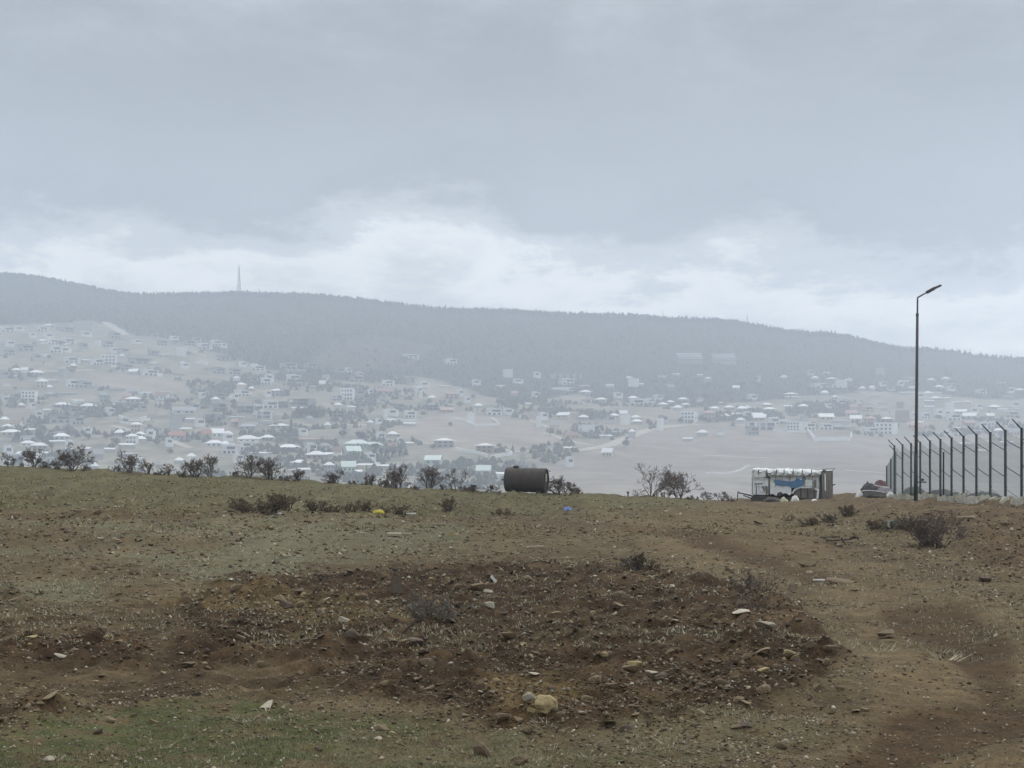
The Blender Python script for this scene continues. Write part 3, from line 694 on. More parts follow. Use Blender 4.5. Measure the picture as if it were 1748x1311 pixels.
# houses read off the photograph, block by block: column, base row, width (in a 3.973 times enlargement of the block), kind, colour
TILES = {
 (0, 440): '40 505 90 Fw;120 498 60 Fw;320 470 62 Hw;280 500 74 Fw;430 500 100 Fg;565 490 130 Cg;580 538 62 Fw;215 545 42 Fw;320 550 60 Fw;60 604 60 Fw;350 588 70 Fw;455 584 90 Fw;165 630 110 Fg;375 645 80 Fw;440 645 58 Fw;480 712 96 Fw;655 600 40 Cw;730 604 80 Fg;770 545 70 Fg;920 585 60 Fw;1045 555 50 Fg;1105 596 76 Fg;1175 562 60 Fw;1190 590 60 Fg;1280 596 84 Fg;1380 618 90 Fw;1460 598 72 Fw;1515 614 40 Fw;650 730 72 Fw;730 724 94 Bw;935 718 146 Fg;1030 730 60 Sw;1040 664 72 Fg;1115 675 108 Hg;1225 668 62 Bw;1300 655 70 Sw;1360 724 74 Sw;1510 700 92 Fg;1640 742 50 Fw;1722 762 44 Cw;850 760 84 Fg;770 755 52 Sw;1000 800 104 Fw;1080 810 32 Sw;1210 798 62 Sg;1480 786 84 Fg;1590 790 80 Fg;100 782 72 Hw;230 800 94 Hw;1330 575 54 Fg;60 660 70 Fg;830 655 66 Fg;250 700 60 Fg;1420 760 70 Sg;560 620 50 Fg',
 (0, 640): '275 88 84 Jw;330 52 84 Sw;190 178 92 Bw;40 170 86 Hg;430 140 140 Sg;480 84 72 Fw;565 88 92 Fg;520 190 72 Sw;405 222 112 Hw;590 236 118 Hw;700 188 74 Jg;890 214 104 Jw;762 218 32 Sw;815 206 72 Sg;780 108 104 Sg;900 134 74 Gg;975 136 84 Sw;1090 168 84 Gb;1170 172 84 Sg;1360 136 84 Fg;1480 166 84 Fg;1645 146 84 Fw;1485 248 92 Ug;1665 256 96 Ug;1230 268 146 Gg;1022 270 42 Cc;400 326 146 Fg;510 338 84 Fg;22 326 56 Hw;1280 322 72 Sw;1425 316 84 Ug;60 414 132 Hw;197 394 62 Sw;340 410 116 Sp;405 444 106 Hw;175 438 88 Sg;178 486 100 Hw;250 504 108 Hw;395 472 136 Sw;850 500 88 Sw;1185 366 72 Cg;1195 438 104 Gr;1254 388 72 Sw;1030 414 94 Fg;1395 432 64 Gr;1465 428 84 Gw;1448 488 112 Hw;1540 424 64 Hw;1675 454 134 Hw;1685 364 122 Hg;1555 538 96 Fw;1665 512 76 Fw;100 362 72 Gb;285 556 62 Sw;125 574 66 Hw;655 574 62 Gg;595 616 74 Sw;850 560 112 Sg;920 590 60 Sw;1000 330 60 Sg;620 90 60 Sg;330 150 60 Hg;960 250 50 Fg;1320 240 64 Fg',
 (380, 560): '230 288 96 Fw;130 262 66 Fg;440 276 116 Fg;590 276 84 Fg;490 296 120 Sw;785 306 62 Fg;850 304 42 Fw;925 334 54 Fw;895 366 94 Fg;1275 208 104 Fw;1545 246 72 Fw;120 428 66 Jc;200 368 64 Fg;290 388 68 Fw;365 462 92 Jw;420 462 66 Ug;475 362 94 Fw;540 388 96 Sg;700 362 46 Gg;138 462 88 Sw;310 544 104 Fw;238 536 64 Ug;410 540 64 Ug;530 524 154 Ug;512 556 92 Sw;152 576 114 Ug;265 614 108 Uw;770 606 80 Ud;770 494 74 Uw;845 492 78 Bw;930 464 64 Fg;1003 458 38 Fw;1092 456 116 Gb;1120 392 78 Fw;1365 404 64 Fw;1320 412 62 Sw;1342 476 22 Cw;1556 482 96 Jp;1612 464 42 Fw;1420 492 52 Hw;1425 560 64 Ud;1515 576 84 Gp;1660 508 44 Fw;1012 526 56 Ug;870 552 52 Sw;955 556 52 Sg;1102 606 22 Cw;1152 598 66 Fw;1192 566 64 Ug;1272 610 76 Fw;1140 640 52 Sw;1265 668 74 Sw;380 682 118 Hw;165 690 126 Hg;290 652 84 Sg;90 624 94 Sg;30 746 66 Hw;165 778 132 Hw;300 766 84 Hw;612 776 164 Sp;440 838 146 Hw;878 872 96 Gm;1500 812 128 Jw;630 890 124 Hw;716 880 54 Sw;517 938 108 Hw;252 868 114 Sw;50 852 104 Fw;850 982 92 Gm;965 956 116 Sw;1085 958 170 Sw;1428 928 104 Gm;920 1000 44 Sw;560 600 60 Sg;610 410 60 Sg;1690 640 26 Cw;690 820 80 Hg;1060 520 60 Sg;740 950 60 Sg;1240 470 70 Sg',
 (780, 560): '130 390 54 Fw;345 336 54 Bw;415 378 64 Fw;545 340 44 Fw;740 356 196 Bg;745 384 84 Fw;715 424 132 Sw;868 402 64 Sw;875 448 72 Hw;980 500 72 Hw;1200 398 62 Bw;1246 394 34 Sw;1095 478 58 Fw;1195 492 68 Hw;1240 528 104 Fw;1310 512 62 Fw;1365 490 62 Fw;1400 534 64 Hw;1450 516 54 Hw;1535 498 72 Hw;1552 534 62 Hw;1500 560 62 Hw;1488 326 42 Sw;1650 330 34 Sw;250 592 104 Fw;350 592 64 Fw;485 528 42 Sw;725 612 84 Gc;792 604 66 Gb;860 624 72 Hw;775 752 84 Go;1000 748 106 Sw;1140 660 58 Bw;1215 628 62 Hw;1222 652 68 Hw;1065 612 54 Hw;1580 640 92 Bw;1381 696 34 Cw;1720 626 74 Jp;1735 556 42 Sw;1400 648 54 Fg;555 676 32 Cw;760 832 72 Sw;1025 876 72 Gw;190 848 118 Jw;762 944 48 Fw;180 1006 94 Gm;300 1012 62 Sw;85 640 28 Cw;1445 400 54 Sg;1040 400 50 Sw;660 690 60 Gg',
 (1180, 560): '15 640 42 Fw;125 622 74 Jp;235 612 54 Hw;160 560 64 Hw;260 556 64 Hw;205 524 44 Hp;338 644 66 Hm;406 684 74 Uw;445 612 84 Gc;472 634 78 Gc;515 692 114 Uw;535 566 78 Hw;345 566 62 Hw;382 560 54 Hm;630 656 98 Hg;708 700 86 Bw;770 640 44 Cg;800 694 82 Fw;922 628 94 Gw;920 690 88 Fw;1020 648 104 Sg;1025 524 66 Fw;1090 600 74 Gp;1145 552 62 Jp;1125 640 74 Gw;1215 568 84 Fc;1220 656 78 Jp;1330 632 68 Hw;1225 716 90 Fw;1337 722 118 Bw;1445 596 74 Fg;1590 614 68 Fw;1688 596 58 Fw;1540 656 74 Sw;1735 606 44 Fw;685 462 84 Hw;815 322 46 Fg;842 352 52 Hw;920 310 42 Sw;960 356 64 Hw;895 406 136 Fw;1022 406 66 Bw;1287 318 52 Cg;1166 424 44 Hw;1230 420 44 Hw;1302 400 48 Fw;1356 426 54 Fg;1475 450 104 Sw;1500 414 42 Sw;1490 342 84 Sg;1612 456 54 Hw;1665 490 68 Hw;1730 354 44 Hw;1735 490 44 Sw;632 344 46 Hw;1000 690 90 Hg;1080 690 70 Sg;1380 590 60 Hg;1440 640 80 Cb;1310 520 60 Sg;1560 700 60 Gp;690 480 90 Sw;1250 470 60 Sg;1620 540 70 Sg;1110 560 50 Gp',
 (1480, 460): '541 752 64 Hw;565 785 66 Fg;471 847 76 Sw;548 931 38 Sw;611 912 51 Sw;687 912 38 Sw;782 846 70 Fw;872 949 76 Hw;738 980 51 Fw;649 982 76 Gw;566 975 51 Bw;503 989 64 Fw;394 1007 76 Fw;712 1020 89 Gw;598 1026 89 Fw;992 1005 89 Fc;840 1013 51 Gw;1043 827 64 Hw;986 814 38 Sw;967 873 64 Sg;541 1134 64 Fw;915 776 64 Sg;700 1060 70 Gp;860 1060 70 Hg;1000 1060 70 Hg;640 1090 70 Sw;320 1080 70 Gp;760 1110 60 Sg;930 960 60 Sw;430 945 60 Sw;1010 960 60 Sg;560 870 60 Sg;430 905 60 Sw;800 1080 50 Fw;900 1110 60 Hw;960 1190 80 Sw;680 1200 70 Sw;800 1250 60 Sw;1010 1130 70 Gg'}
def zone(u, v):
    if v < 600: return 'just below the mountain wood' if u < 700 else 'up in the mountain wood'
    h = ('western slope', 'tan field', 'grove side', 'town middle', 'brown field', 'road fork', 'road top', 'plain edge', 'lamp-post side')[sum(u >= q for q in (180, 330, 520, 700, 880, 1080, 1290, 1470))]
    return 'on the ' + ('upper ' if v < 655 else 'middle ' if v < 715 else 'lower ') + h
ORD = ['first', 'second', 'third', 'fourth', 'fifth', 'sixth', 'seventh', 'eighth', 'ninth', 'tenth', 'eleventh', 'twelfth', 'thirteenth', 'fourteenth', 'fifteenth', 'sixteenth', 'seventeenth', 'eighteenth', 'nineteenth', 'twentieth'] + ['next'] * 40
HOUSES = []
def town():
    for (tx, ty), txt in TILES.items():
        for it in txt.split(';'):
            a = it.split(); x, y, w = map(float, a[:3]); kind, c = a[3]
            HOUSES.append([tx + x / 3.973, ty + y / 3.973, w / 3.973, kind, c])
    taken = [(h[0], h[1]) for h in HOUSES]; n = 0; r2 = random.Random(99)
    while n < 130:
        u = r2.uniform(4, 1740); v = r2.uniform(570, 810)
        if u < 700:
            if v < 555 + .17 * u + 12 or (120 < u < 330 and 640 < v < 675): continue
        elif u < 1180:
            if v < 640 or v > 760 or (690 < u < 900 and 705 < v < 770): continue
            if r2.random() < .4: continue
        elif v < 650 or v > 745: continue
        if any(abs(u - a) < 13 and abs(v - b) < 6 for a, b in taken): continue
        taken.append((u, v)); n += 1
        k = r2.choice('FFFHHSSGJ'); c = r2.choice('wwwwg') if k != 'G' else r2.choice('rwpb')
        HOUSES.append([u, v, r2.uniform(9, 16) * (1.2 if v > 720 else 1), k, c])
    # a hall is built apart; label words from what sets each apart
    grp = {}
    for h in HOUSES:
        u, v, w, k, c = h
        ck = ('white-roofed' if c == 'w' and k in 'HJGS' else CNAME[c] + ('-roofed' if k in 'HJS' or (k == 'G' and c in 'rbgp') else ''))
        nm = KIND[k][1]
        if k == 'H': nm = 'house with hipped roof'
        if k == 'J': nm = 'two-storey house with hipped roof'
        if k == 'G' and '-roofed' in ck: nm = 'gabled house'
        if w > 30: ck = 'wide ' + ck
        elif w < 11.5: ck = 'tiny ' + ck
        grp.setdefault((ck + ' ' + nm, zone(u, v)), []).append(h)
    for (d, z), hs in grp.items():
        hs.sort(key=lambda q: (round(q[0]), q[1]))
        for i, h in enumerate(hs):
            t = d + ' ' + z
            if len(hs) > 1: t += ', ' + ORD[i] + ' from the left'
            h.append(t)
    for u, v, w, k, c, label in HOUSES:
        x, y, z = fpix(u, v)
        wm = w * y / F * 1.12
        name, _, cat, hgt = KIND[k]
        hgt *= rng.uniform(1.05, 1.45)
        if k == 'C': hgt = max(5.0, min(14, wm * (2.2 if wm < 8 else .9)))
        dep = wm * rng.uniform(.62, .9) if k not in 'A' else 26
        dep = min(max(dep, 6.0), 18.0) if k != 'S' else min(max(dep, 5.0), 13.0)
        e = empty(name, (x, y + dep * .5, z), R(rng.uniform(-22, 22)) - math.atan2(x, y) * .8)
        e.scale = (wm, dep, hgt)
        tag(e, label, cat, 'houses of the hazy town across the valley')
        wc = c if k not in 'HJS' else rng.choice('wgcgb')
        if k == 'J' and c in 'cp': wc = c
        if k == 'S': wc = rng.choice('gggwc')
        if k == 'G' and c in 'rbgpwm': wc = {'m': 'm', 'p': 'p'}.get(c, rng.choice('wcg'))
        rc = c
        if k in 'FBCU': rc = 'w' if c in 'wcm' else c if c in 'gd' else 'p'
        if k == 'G' and c == 'c': rc = 'w'
        mats = {'wall': M[WALL[wc]], 'roof': M[ROOF[rc]], 'glass': M['glass']}
        small = w < 17
        for pn, me, slot in HT[k]:
            if small and pn in ('window', 'infill', 'floor_slab', 'balcony'): continue
            o = bpy.data.objects.new(pn, me); COL.objects.link(o); o.parent = e
            if not me.materials: me.materials.append(mats[slot])
            o.material_slots[0].link = 'OBJECT'; o.material_slots[0].material = mats[slot]
town()

def hall():
    x, y, z = fpix(617, 768); s = y / F
    e = empty('large_hall', (x, y + 9, z), R(-8))
    tag(e, 'long mint-walled hall with a pale hipped roof in two lengths', 'hall', 'houses of the hazy town across the valley')
    W = 42 * s; W2 = 26 * s
    MB().box((-9 * s, 0, 1.5), (W, 13, 8)).build('wall', M['w_mint'], e)
    MB().box((22 * s, 1.5, 1.2), (W2, 11, 7)).build('side_wall', M['w_mint'], e)
    def hip(cx, w, d, z0, z1, name):
        m = MB(); a, b = w / 2 + .8, d / 2 + .8; r = w * .18
        m.add([(cx - a, -b, z0), (cx + a, -b, z0), (cx + a, b, z0), (cx - a, b, z0), (cx - r, 0, z1), (cx + r, 0, z1)], [(3, 2, 1, 0), (0, 1, 5, 4), (1, 2, 5), (2, 3, 4, 5), (3, 0, 4)])
        return m.build(name, M['r_mint'], e)
    hip(-9 * s, W, 13, 5.5, 9.2, 'main_roof'); hip(20 * s, W2, 11, 4.7, 7.0, 'side_roof')
    for i in range(6): MB().box((-9 * s - W * .4 + i * W * .16, -6.52, 3.2), (1.6, .08, 1.8)).build('window', M['glass'], e)
hall()
def white_box_house():
    x, y, z = fpix(1005, 738); s = y / F
    e = empty('modern_house', (x, y + 5, z), R(14))
    tag(e, 'big white windowless box house with one dark glazed end', 'house', 'houses of the hazy town across the valley')
    MB().box((0, 0, 3.2), (32 * s, 11, 8.5)).build('wall', M['w_white'], e)
    MB().box((0, 0, 7.6), (32.6 * s, 11.4, .35)).build('roof_slab', M['r_white'], e)
    MB().box((12 * s, -5.52, 4.0), (7.0 * s, .12, 5.0)).build('dark_glazing', M['glass'], e)
white_box_house()
for tu, tv, tw, tl in ((1180, 621, 44, 'stepped terrace building of long white slabs high in the mountain wood'), (1239, 622, 40, 'second stepped terrace building of pale slabs beside the longer one')):
    x, y, z = fpix(tu, tv); e = empty('terraced_block', (x, y + 10, z), R(-6)); s = y / F
    e.scale = (tw * s, 26, 15 * s * .95); tag(e, tl, 'building', 'houses of the hazy town across the valley')
    for pn, me, slot in HT['A']:
        o = bpy.data.objects.new(pn, me); COL.objects.link(o); o.parent = e
        if not me.materials: me.materials.append(M['w_grey'])
        o.material_slots[0].link = 'OBJECT'; o.material_slots[0].material = M['w_grey'] if slot == 'wall' else M['r_white']

def compound(pts, h, label, close=False, t=1.0):
    """a white garden wall that follows the slope, one panel per stretch"""
    P = [Vector(fpix(u, v)) for u, v in pts]
    if close: P.append(P[0])
    e = empty('garden_wall', P[0]); tag(e, label, 'wall')
    for a, b in zip(P[:-1], P[1:]):
        n = max(1, int((b - a).length / 14))
        for i in range(n):
            p, q = a.lerp(b, i / n), a.lerp(b, (i + 1) / n)
            for r in (p, q): r.z = float(far_h(np.array([r.x]), np.array([r.y]))[0])
            d = (q - p); d.z = 0; d.normalize(); nn = Vector((-d.y, d.x, 0)) * t * .5
            vs_ = []
            for zz in (-2.0, h):
                for c in (p - nn, q - nn, q + nn, p + nn): vs_.append(c + Vector((0, 0, zz)) - P[0])
            MB().add(vs_, [(3, 2, 1, 0), (4, 5, 6, 7), (0, 1, 5, 4), (1, 2, 6, 5), (2, 3, 7, 6), (3, 0, 4, 7)]).build('wall_panel', M['w_white'], e)
compound([(778, 769), (800, 774), (832, 781)], 3.0, 'white garden wall running down past the two-storey villa')
compound([(838, 783), (874, 777), (862, 770)], 2.6, 'white garden wall closing the yard of the two-storey villa')
compound([(778, 716), (812, 728), (853, 726), (838, 716)], 2.2, 'pale wall round an empty plot above the brown field')
compound([(1378, 738), (1385, 747), (1391, 753), (1453, 753), (1453, 745)], 4.2, 'long grey-white retaining wall at the edge of the plain')
compound([(203, 713), (215, 719), (238, 719), (250, 715)], 3.2, 'curved pale retaining wall under a flat villa')
compound([(205, 722), (225, 725), (255, 717)], 2.0, 'low pale wall curving below the retaining wall')
compound([(655, 716), (680, 720), (714, 720)], 3.0, 'white wall below the framed white villa')
compound([(1344, 738), (1376, 739)], 2.6, 'short white wall in front of the columned villa')
compound([(625, 786), (648, 796)], 2.0, 'short pale wall beside the mint gabled house')
compound([(1205, 809), (1265, 803), (1280, 796)], 1.2, 'low grey ruin wall out on the plain')
compound([(70, 587), (110, 589), (125, 586)], 2.2, 'pale yard wall high on the western slope')

# ------------------------------------------------------------------ masts and pylon
def lattice(name, u, v0, v1, wide, label, cat, mat='mast', arms=(), group=None, y=None):
    if y is None: x, y, z = fpix(u, v0)
    else:
        x = (u - U0) * y / F; z = float(far_h(np.array([x]), np.array([y]))[0])
    H = (v0 - v1) * y / F
    e = empty(name, (x, y, z), R(20)); tag(e, label, cat, group)
    n = max(3, int(H / (wide * 1.2))); r = wide * .075
    def corner(k, t):
        w = wide * .5 * (1 - .86 * t) + .12
        return Vector(((-w, w, w, -w)[k], (-w, -w, w, w)[k], H * t - (2 if t == 0 else 0)))
    for k in range(4): MB().bar(corner(k, 0), corner(k, 1), r, r * .8, 4).build('leg', M[mat], e)
    br = MB()
    for i in range(n):
        t0, t1 = i / n, (i + 1) / n
        for k in range(4):
            br.bar(corner(k, t0), corner((k + 1) % 4, t1), r * .6, None, 3); br.bar(corner((k + 1) % 4, t0), corner(k, t1), r * .6, None, 3)
            br.bar(corner(k, t1), corner((k + 1) % 4, t1), r * .6, None, 3)
    br.build('bracing', M[mat], e)
    MB().bar((0, 0, H), (0, 0, H * 1.08), r, r * .5, 5).build('spike', M[mat], e)
    for t, l in arms: MB().bar((-l, 0, H * t), (l, 0, H * t), r * 1.2, None, 4).bar((-l, 0, H * t), (0, 0, H * (t + .07)), r, None, 4).bar((l, 0, H * t), (0, 0, H * (t + .07)), r, None, 4).build('cross_arm', M[mat], e)
lattice('lattice_mast', 408, 503, 456, 6.0, 'tall tapering lattice mast standing on the wooded ridge', 'mast', y=2795)
lattice('lattice_mast', 1131.5, 545, 531, 1.8, 'thin short mast on the ridge, left of its twin', 'mast', y=2795)
lattice('lattice_mast', 1275.5, 553, 534, 1.8, 'thin mast rising from the ridge just before it falls away', 'mast', y=2795)
for k, (mu, mv, l) in enumerate(((1634, 597, 'stubby mast at the low end of the ridge, first of its cluster'), (1646.5, 598, 'thin mast in the middle of the low ridge cluster'), (1657, 596, 'tallest thin mast of the low ridge cluster'))):
    lattice('lattice_mast', mu, 606, mv, 2.2, l, 'mast', y=2795, group='masts at the low end of the ridge')
lattice('power_pylon', 892, 797, 771, 4.2, 'pale lattice power pylon seen above the rusty tank', 'pylon', 'pylon', arms=((.55, 4.2), (.75, 3.4)))

# ------------------------------------------------------------------ trees in the town
def crown_mesh(seed, conifer):
    r = np.random.default_rng(seed); n = 170
    if conifer:
        t = r.random(n) ** .8; a = r.uniform(0, 6.28, n); rad = .5 * (1 - t) ** .9 * r.uniform(.5, 1.05, n)
        c = np.stack([rad * np.cos(a), rad * np.sin(a), .08 + .92 * t], -1); s = .13 * (1 - .6 * t)
    else:
        d = r.normal(size=(n, 3)); d /= np.linalg.norm(d, axis=1)[:, None]
        rr = r.uniform(.35, 1.0, n) ** .5
        c = d * rr[:, None] * np.array([.5, .5, .36]) * (1 + .25 * np.sin(d[:, :1] * 5 + seed)) + np.array([0, 0, .62]); s = r.uniform(.07, .14, n)
    v = []; f = []
    o = r.normal(size=(n, 4, 3)); o /= np.linalg.norm(o, axis=2)[:, :, None]
    v = c[:, None] + o * s[:, None, None]
    b = np.arange(n)[:, None] * 4
    f = np.concatenate([b + np.array([0, 1, 2]), b + np.array([0, 2, 3]), b + np.array([0, 3, 1]), b + np.array([1, 3, 2])])
    return fast_mesh('crown', v.reshape(-1, 3), f)
def town_trees():
    cm = [crown_mesh(i, True) for i in range(3)]; bm_ = [crown_mesh(10 + i, False) for i in range(4)]
    tr = MB().bar((0, 0, -.25), (.02, 0, .45), .045, .03, 5).bar((.02, 0, .4), (.15, .05, .62), .022, .012, 4).bar((.0, 0, .38), (-.13, .06, .6), .022, .012, 4).mesh('trunk')
    for m in cm: m.materials.append(M['tree_dark'])
    for m in bm_: m.materials.append(M['tree_bare'])
    tr.materials.append(M['bark'])
    def tree(u, v, hpx, con, label, wide=None, group='trees among the houses across the valley'):
        x, y, z = fpix(u, v); h = hpx * y / F
        e = empty('conifer_tree' if con else 'winter_tree', (x, y, z), rng.uniform(0, 6.28))
        w = h * (wide or (rng.uniform(.42, .6) if con else rng.uniform(.85, 1.25)))
        e.scale = (w, w, h); tag(e, label, 'tree', group)
        o = bpy.data.objects.new('trunk', tr); COL.objects.link(o); o.parent = e
        o = bpy.data.objects.new('crown', rng.choice(cm if con else bm_)); COL.objects.link(o); o.parent = e
    tree(497, 740, 28, True, 'tall dark pointed conifer above the mint hall', .38)
    tree(54, 637, 9, False, 'round dark tree beside a white house on the western slope')
    for k, (u, v, h) in enumerate(((650, 778, 14), (660, 780, 15), (672, 781, 16), (684, 780, 15), (693, 778, 13), (640, 776, 11))):
        tree(u, v, h, True, 'dark tree in the clump against the mint hall', .75, 'trees clumped against the mint hall')
    for k, (u, v, h) in enumerate(((512, 713, 16), (524, 713, 18), (536, 713, 17), (548, 713, 14), (503, 712, 11))):
        tree(u, v, h, False, 'dark round tree in the clump above the long villa', 1.0, 'trees clumped above the long villa')
    n = 0; tries = 0
    while n < 170 and tries < 4000:
        tries += 1
        u = rng.uniform(5, 1740); v = rng.uniform(585, 815)
        if u > 700 and v < 640: continue
        if u < 450 and v > 800: continue
        if u > 940 and v > 760 and rng.random() < .9: continue
        if u > 1100 and v > 735: continue
        if 690 < u < 900 and 705 < v < 765 and rng.random() < .85: continue
        if 120 < u < 330 and 640 < v < 672: continue
        con = rng.random() < .22
        z = zone(u, v)
        tree(u, v, rng.uniform(5, 11) * (1.25 if v > 740 else 1), con, ('small dark conifer ' if con else 'low bare winter tree ') + 'among the houses ' + z.replace('among', 'amid'))
        n += 1
town_trees()

# ------------------------------------------------------------------ stones, gravel and turf
def rock(seed, sub=1, flat=.6, rough=.28, ncut=11):
    bm = bmesh.new(); bmesh.ops.create_icosphere(bm, subdivisions=sub, radius=.5)
    r = random.Random(seed)
    cuts = [Vector((r.gauss(0, 1), r.gauss(0, 1), r.gauss(0, 1))).normalized() for _ in range(ncut)]
    lim = [r.uniform(.17, .36) if ncut > 8 else r.uniform(.3, .4) for _ in cuts]
    off = Vector((r.uniform(0, 50), r.uniform(0, 50), 0))
    from mathutils import noise as mn
    sx, sy = r.uniform(.85, 1.25), r.uniform(.6, 1.0)
    for v in bm.verts:
        p = v.co * (1 + rough * mn.noise(v.co * 2.6 + off))
        for c, l in zip(cuts, lim):
            d = p.dot(c)
            if d > l: p = p - c * (d - l) * .97
        v.co = Vector((p.x * sx, p.y * sy, p.z * flat))
    me = bpy.data.meshes.new('stone'); bm.to_mesh(me); bm.free()
    return me
ROCKS = [rock(i, 2, rng.uniform(.40, .75)) for i in range(10)]
SLABS = [rock(50 + i, 2, rng.uniform(.18, .3), .2) for i in range(5)]
def put_stone(u, v, wpx, label, mat='stone', group=None, me=None, hfac=1.0, tilt=0.2, name='stone', sink=.18):
    x, y, z = pix(u, v); w = wpx * y / F * 1.4
    me = me or rng.choice(ROCKS)
    o = bpy.data.objects.new(name, me); COL.objects.link(o)
    if not me.materials: me.materials.append(M['stone'])
    o.material_slots[0].link = 'OBJECT'; o.material_slots[0].material = M[mat]
    o.location = (x, y, z + w * .18 * hfac - w * sink * .4)
    o.scale = (w, w * rng.uniform(.8, 1.1), w * hfac)
    o.rotation_euler = (rng.uniform(-tilt, tilt), rng.uniform(-tilt, tilt), rng.uniform(-.5, .5))
    tag(o, label, 'stone', group); return o
put_stone(934, 1214, 33, 'large rounded yellow-tan boulder, the biggest stone in front', 'stone_tan', me=rock(303, 3, .85, .45, 3), hfac=1.0, tilt=.1, sink=0)
put_stone(909, 1219, 15, 'small tan stone touching the large boulder', 'stone_tan', me=ROCKS[1])
put_stone(922, 1221, 15, 'flat tan stone tucked under the large boulder', 'stone_tan', me=ROCKS[2])
p_ = MB().add([(-.5, -.12, 0), (.5, -.1, 0), (.42, .2, 0), (-.4, .2, 0), (-.06, .02, 1.15), (.06, .1, 1.1)], [(3, 2, 1, 0), (0, 1, 5, 4), (1, 2, 5), (2, 3, 4, 5), (3, 0, 4)])
o_ = put_stone(675, 1016, 23, 'dark upright pointed slab like a small pyramid in turned soil', 'stone_dark', me=p_.mesh('stone'), tilt=.05); o_.rotation_euler.z = .25
put_stone(870, 1092, 24, 'round grey stone beside a dark hollow', 'stone', me=ROCKS[3], hfac=.9)
put_stone(893, 1103, 14, 'small square tan block beside the round grey stone', 'stone_tan', me=ROCKS[4])
put_stone(1085, 1141, 26, 'domed tan-grey stone alone in the dug soil', 'stone_tan', me=ROCKS[5])
put_stone(1397, 1180, 26, 'brown stone with a dark shaded side at the edge of the heap', 'stone', me=rock(77, 2, .62))
put_stone(1310, 1074, 32, 'pale tilted flat stone on the edge of the heap', 'stone_pale', me=SLABS[0], hfac=1.3, tilt=.35)
put_stone(1262, 1050, 30, 'long thin pale slab poking from the heap', 'stone_pale', me=SLABS[1], tilt=.3)
put_stone(1302, 1147, 20, 'tan wedge-shaped stone on a low soil heap', 'stone_tan', me=ROCKS[6])
put_stone(1155, 1193, 24, 'angular tan block in the lower dug soil', 'stone', me=ROCKS[7])
put_stone(1114, 1156, 26, 'cluster-like white flat stone in the dug soil', 'stone_pale', me=SLABS[2], hfac=1.4)
put_stone(910, 1155, 24, 'long white flat stone above the large boulder', 'stone_pale', me=SLABS[3])
put_stone(86, 1297, 24, 'oval whitish stone lying in green turf', 'stone_pale', me=ROCKS[8], hfac=.7)
put_stone(1010, 1166, 22, 'triangular grey-brown stone right of the boulder', 'stone', me=ROCKS[9])
put_stone(1000, 1197, 20, 'small light stone level with the large boulder', 'stone', me=ROCKS[0])
put_stone(728, 1138, 26, 'rounded brown stone in the middle of the dug soil', 'stone', me=ROCKS[2])
put_stone(590, 1066, 20, 'white jagged stone on the ochre patch', 'stone_pale', me=ROCKS[1], hfac=1.0)
put_stone(706, 1037, 18, 'white stone beside the green weed', 'stone_pale', me=ROCKS[4])
put_stone(815, 1010, 26, 'two-humped tan stone near the top of the dug soil', 'stone', me=ROCKS[3])
put_stone(1515, 1090, 36, 'dark-edged flat slab lying alone on the dirt track', 'stone', me=SLABS[4], hfac=1.2)
put_stone(1440, 996, 44, 'long low slab lying across the dirt track', 'stone', me=SLABS[0], hfac=.6)
put_stone(1380, 968, 34, 'brown boulder on the verge of the track', 'stone', me=ROCKS[5], hfac=.7)
put_stone(1270, 1243, 26, 'dark stone at the lower right of the dug soil', 'stone_dark', me=ROCKS[6])
put_stone(280, 1097, 9, 'single small white pebble left of the soil heaps', 'stone_pale', me=ROCKS[7], hfac=1.2)
put_stone(55, 1090, 22, 'flat tan stone at the far left heap', 'stone_tan', me=SLABS[1])
put_stone(185, 1232, 26, 'brown half-buried stone above the green turf', 'stone', me=ROCKS[8])
put_stone(1336, 1270, 14, 'small pale oval stone by the grass verge', 'stone_pale', me=ROCKS[9])

ZW = {'dug': ('stone lying in the dark dug soil', 'stones scattered over the dug soil'), 'track': ('stone on the worn dirt track', 'stones on the dirt track'),
      'red': ('stone on the reddish mound', 'stones on the reddish mound'), 'other': ('stone on the rough open ground', 'stones on the open ground')}
def zone_of(u, v):
    for k in ('dug', 'red', 'track'):
        if MK[k](np.array([u]), np.array([v]))[0] > .5: return k
    return 'other'
def loose_stones():
    n = 0
    while n < 260:
        u = rng.uniform(5, 1745); v = rng.uniform(880, 1305); k = zone_of(u, v)
        pr = {'dug': .95, 'track': .12, 'red': .95, 'other': .22}[k]
        if rng.random() > pr: continue
        w = (10 + 20 * rng.random() ** 2.6) * (.55 + .45 * (v - 850) / 300)
        if k == 'track': w *= .8
        if k == 'red': w *= 1.35
        mt = rng.choice(['stone'] * 7 + ['stone_dark', 'stone_dark', 'stone_pale', 'stone_tan'])
        me = rng.choice(SLABS + ROCKS); sh = 'flat' if me in SLABS else 'lumpy'
        where = ('upper ' if v < 1040 else 'middle ' if v < 1130 else 'lower ') + ('left' if u < 520 else 'centre' if u < 900 else 'right')
        col = {'stone': 'brown', 'stone_dark': 'dark', 'stone_pale': 'pale', 'stone_tan': 'tan'}[mt]; sz = 'large ' if w > 17 else 'small ' if w < 9 else ''
        put_stone(u, v, w, f'{sz}{col} {sh} stone {ZW[k][0].split(" ", 1)[1]}, {where} part', mt, ZW[k][1], me=me, tilt=.4); n += 1
loose_stones()

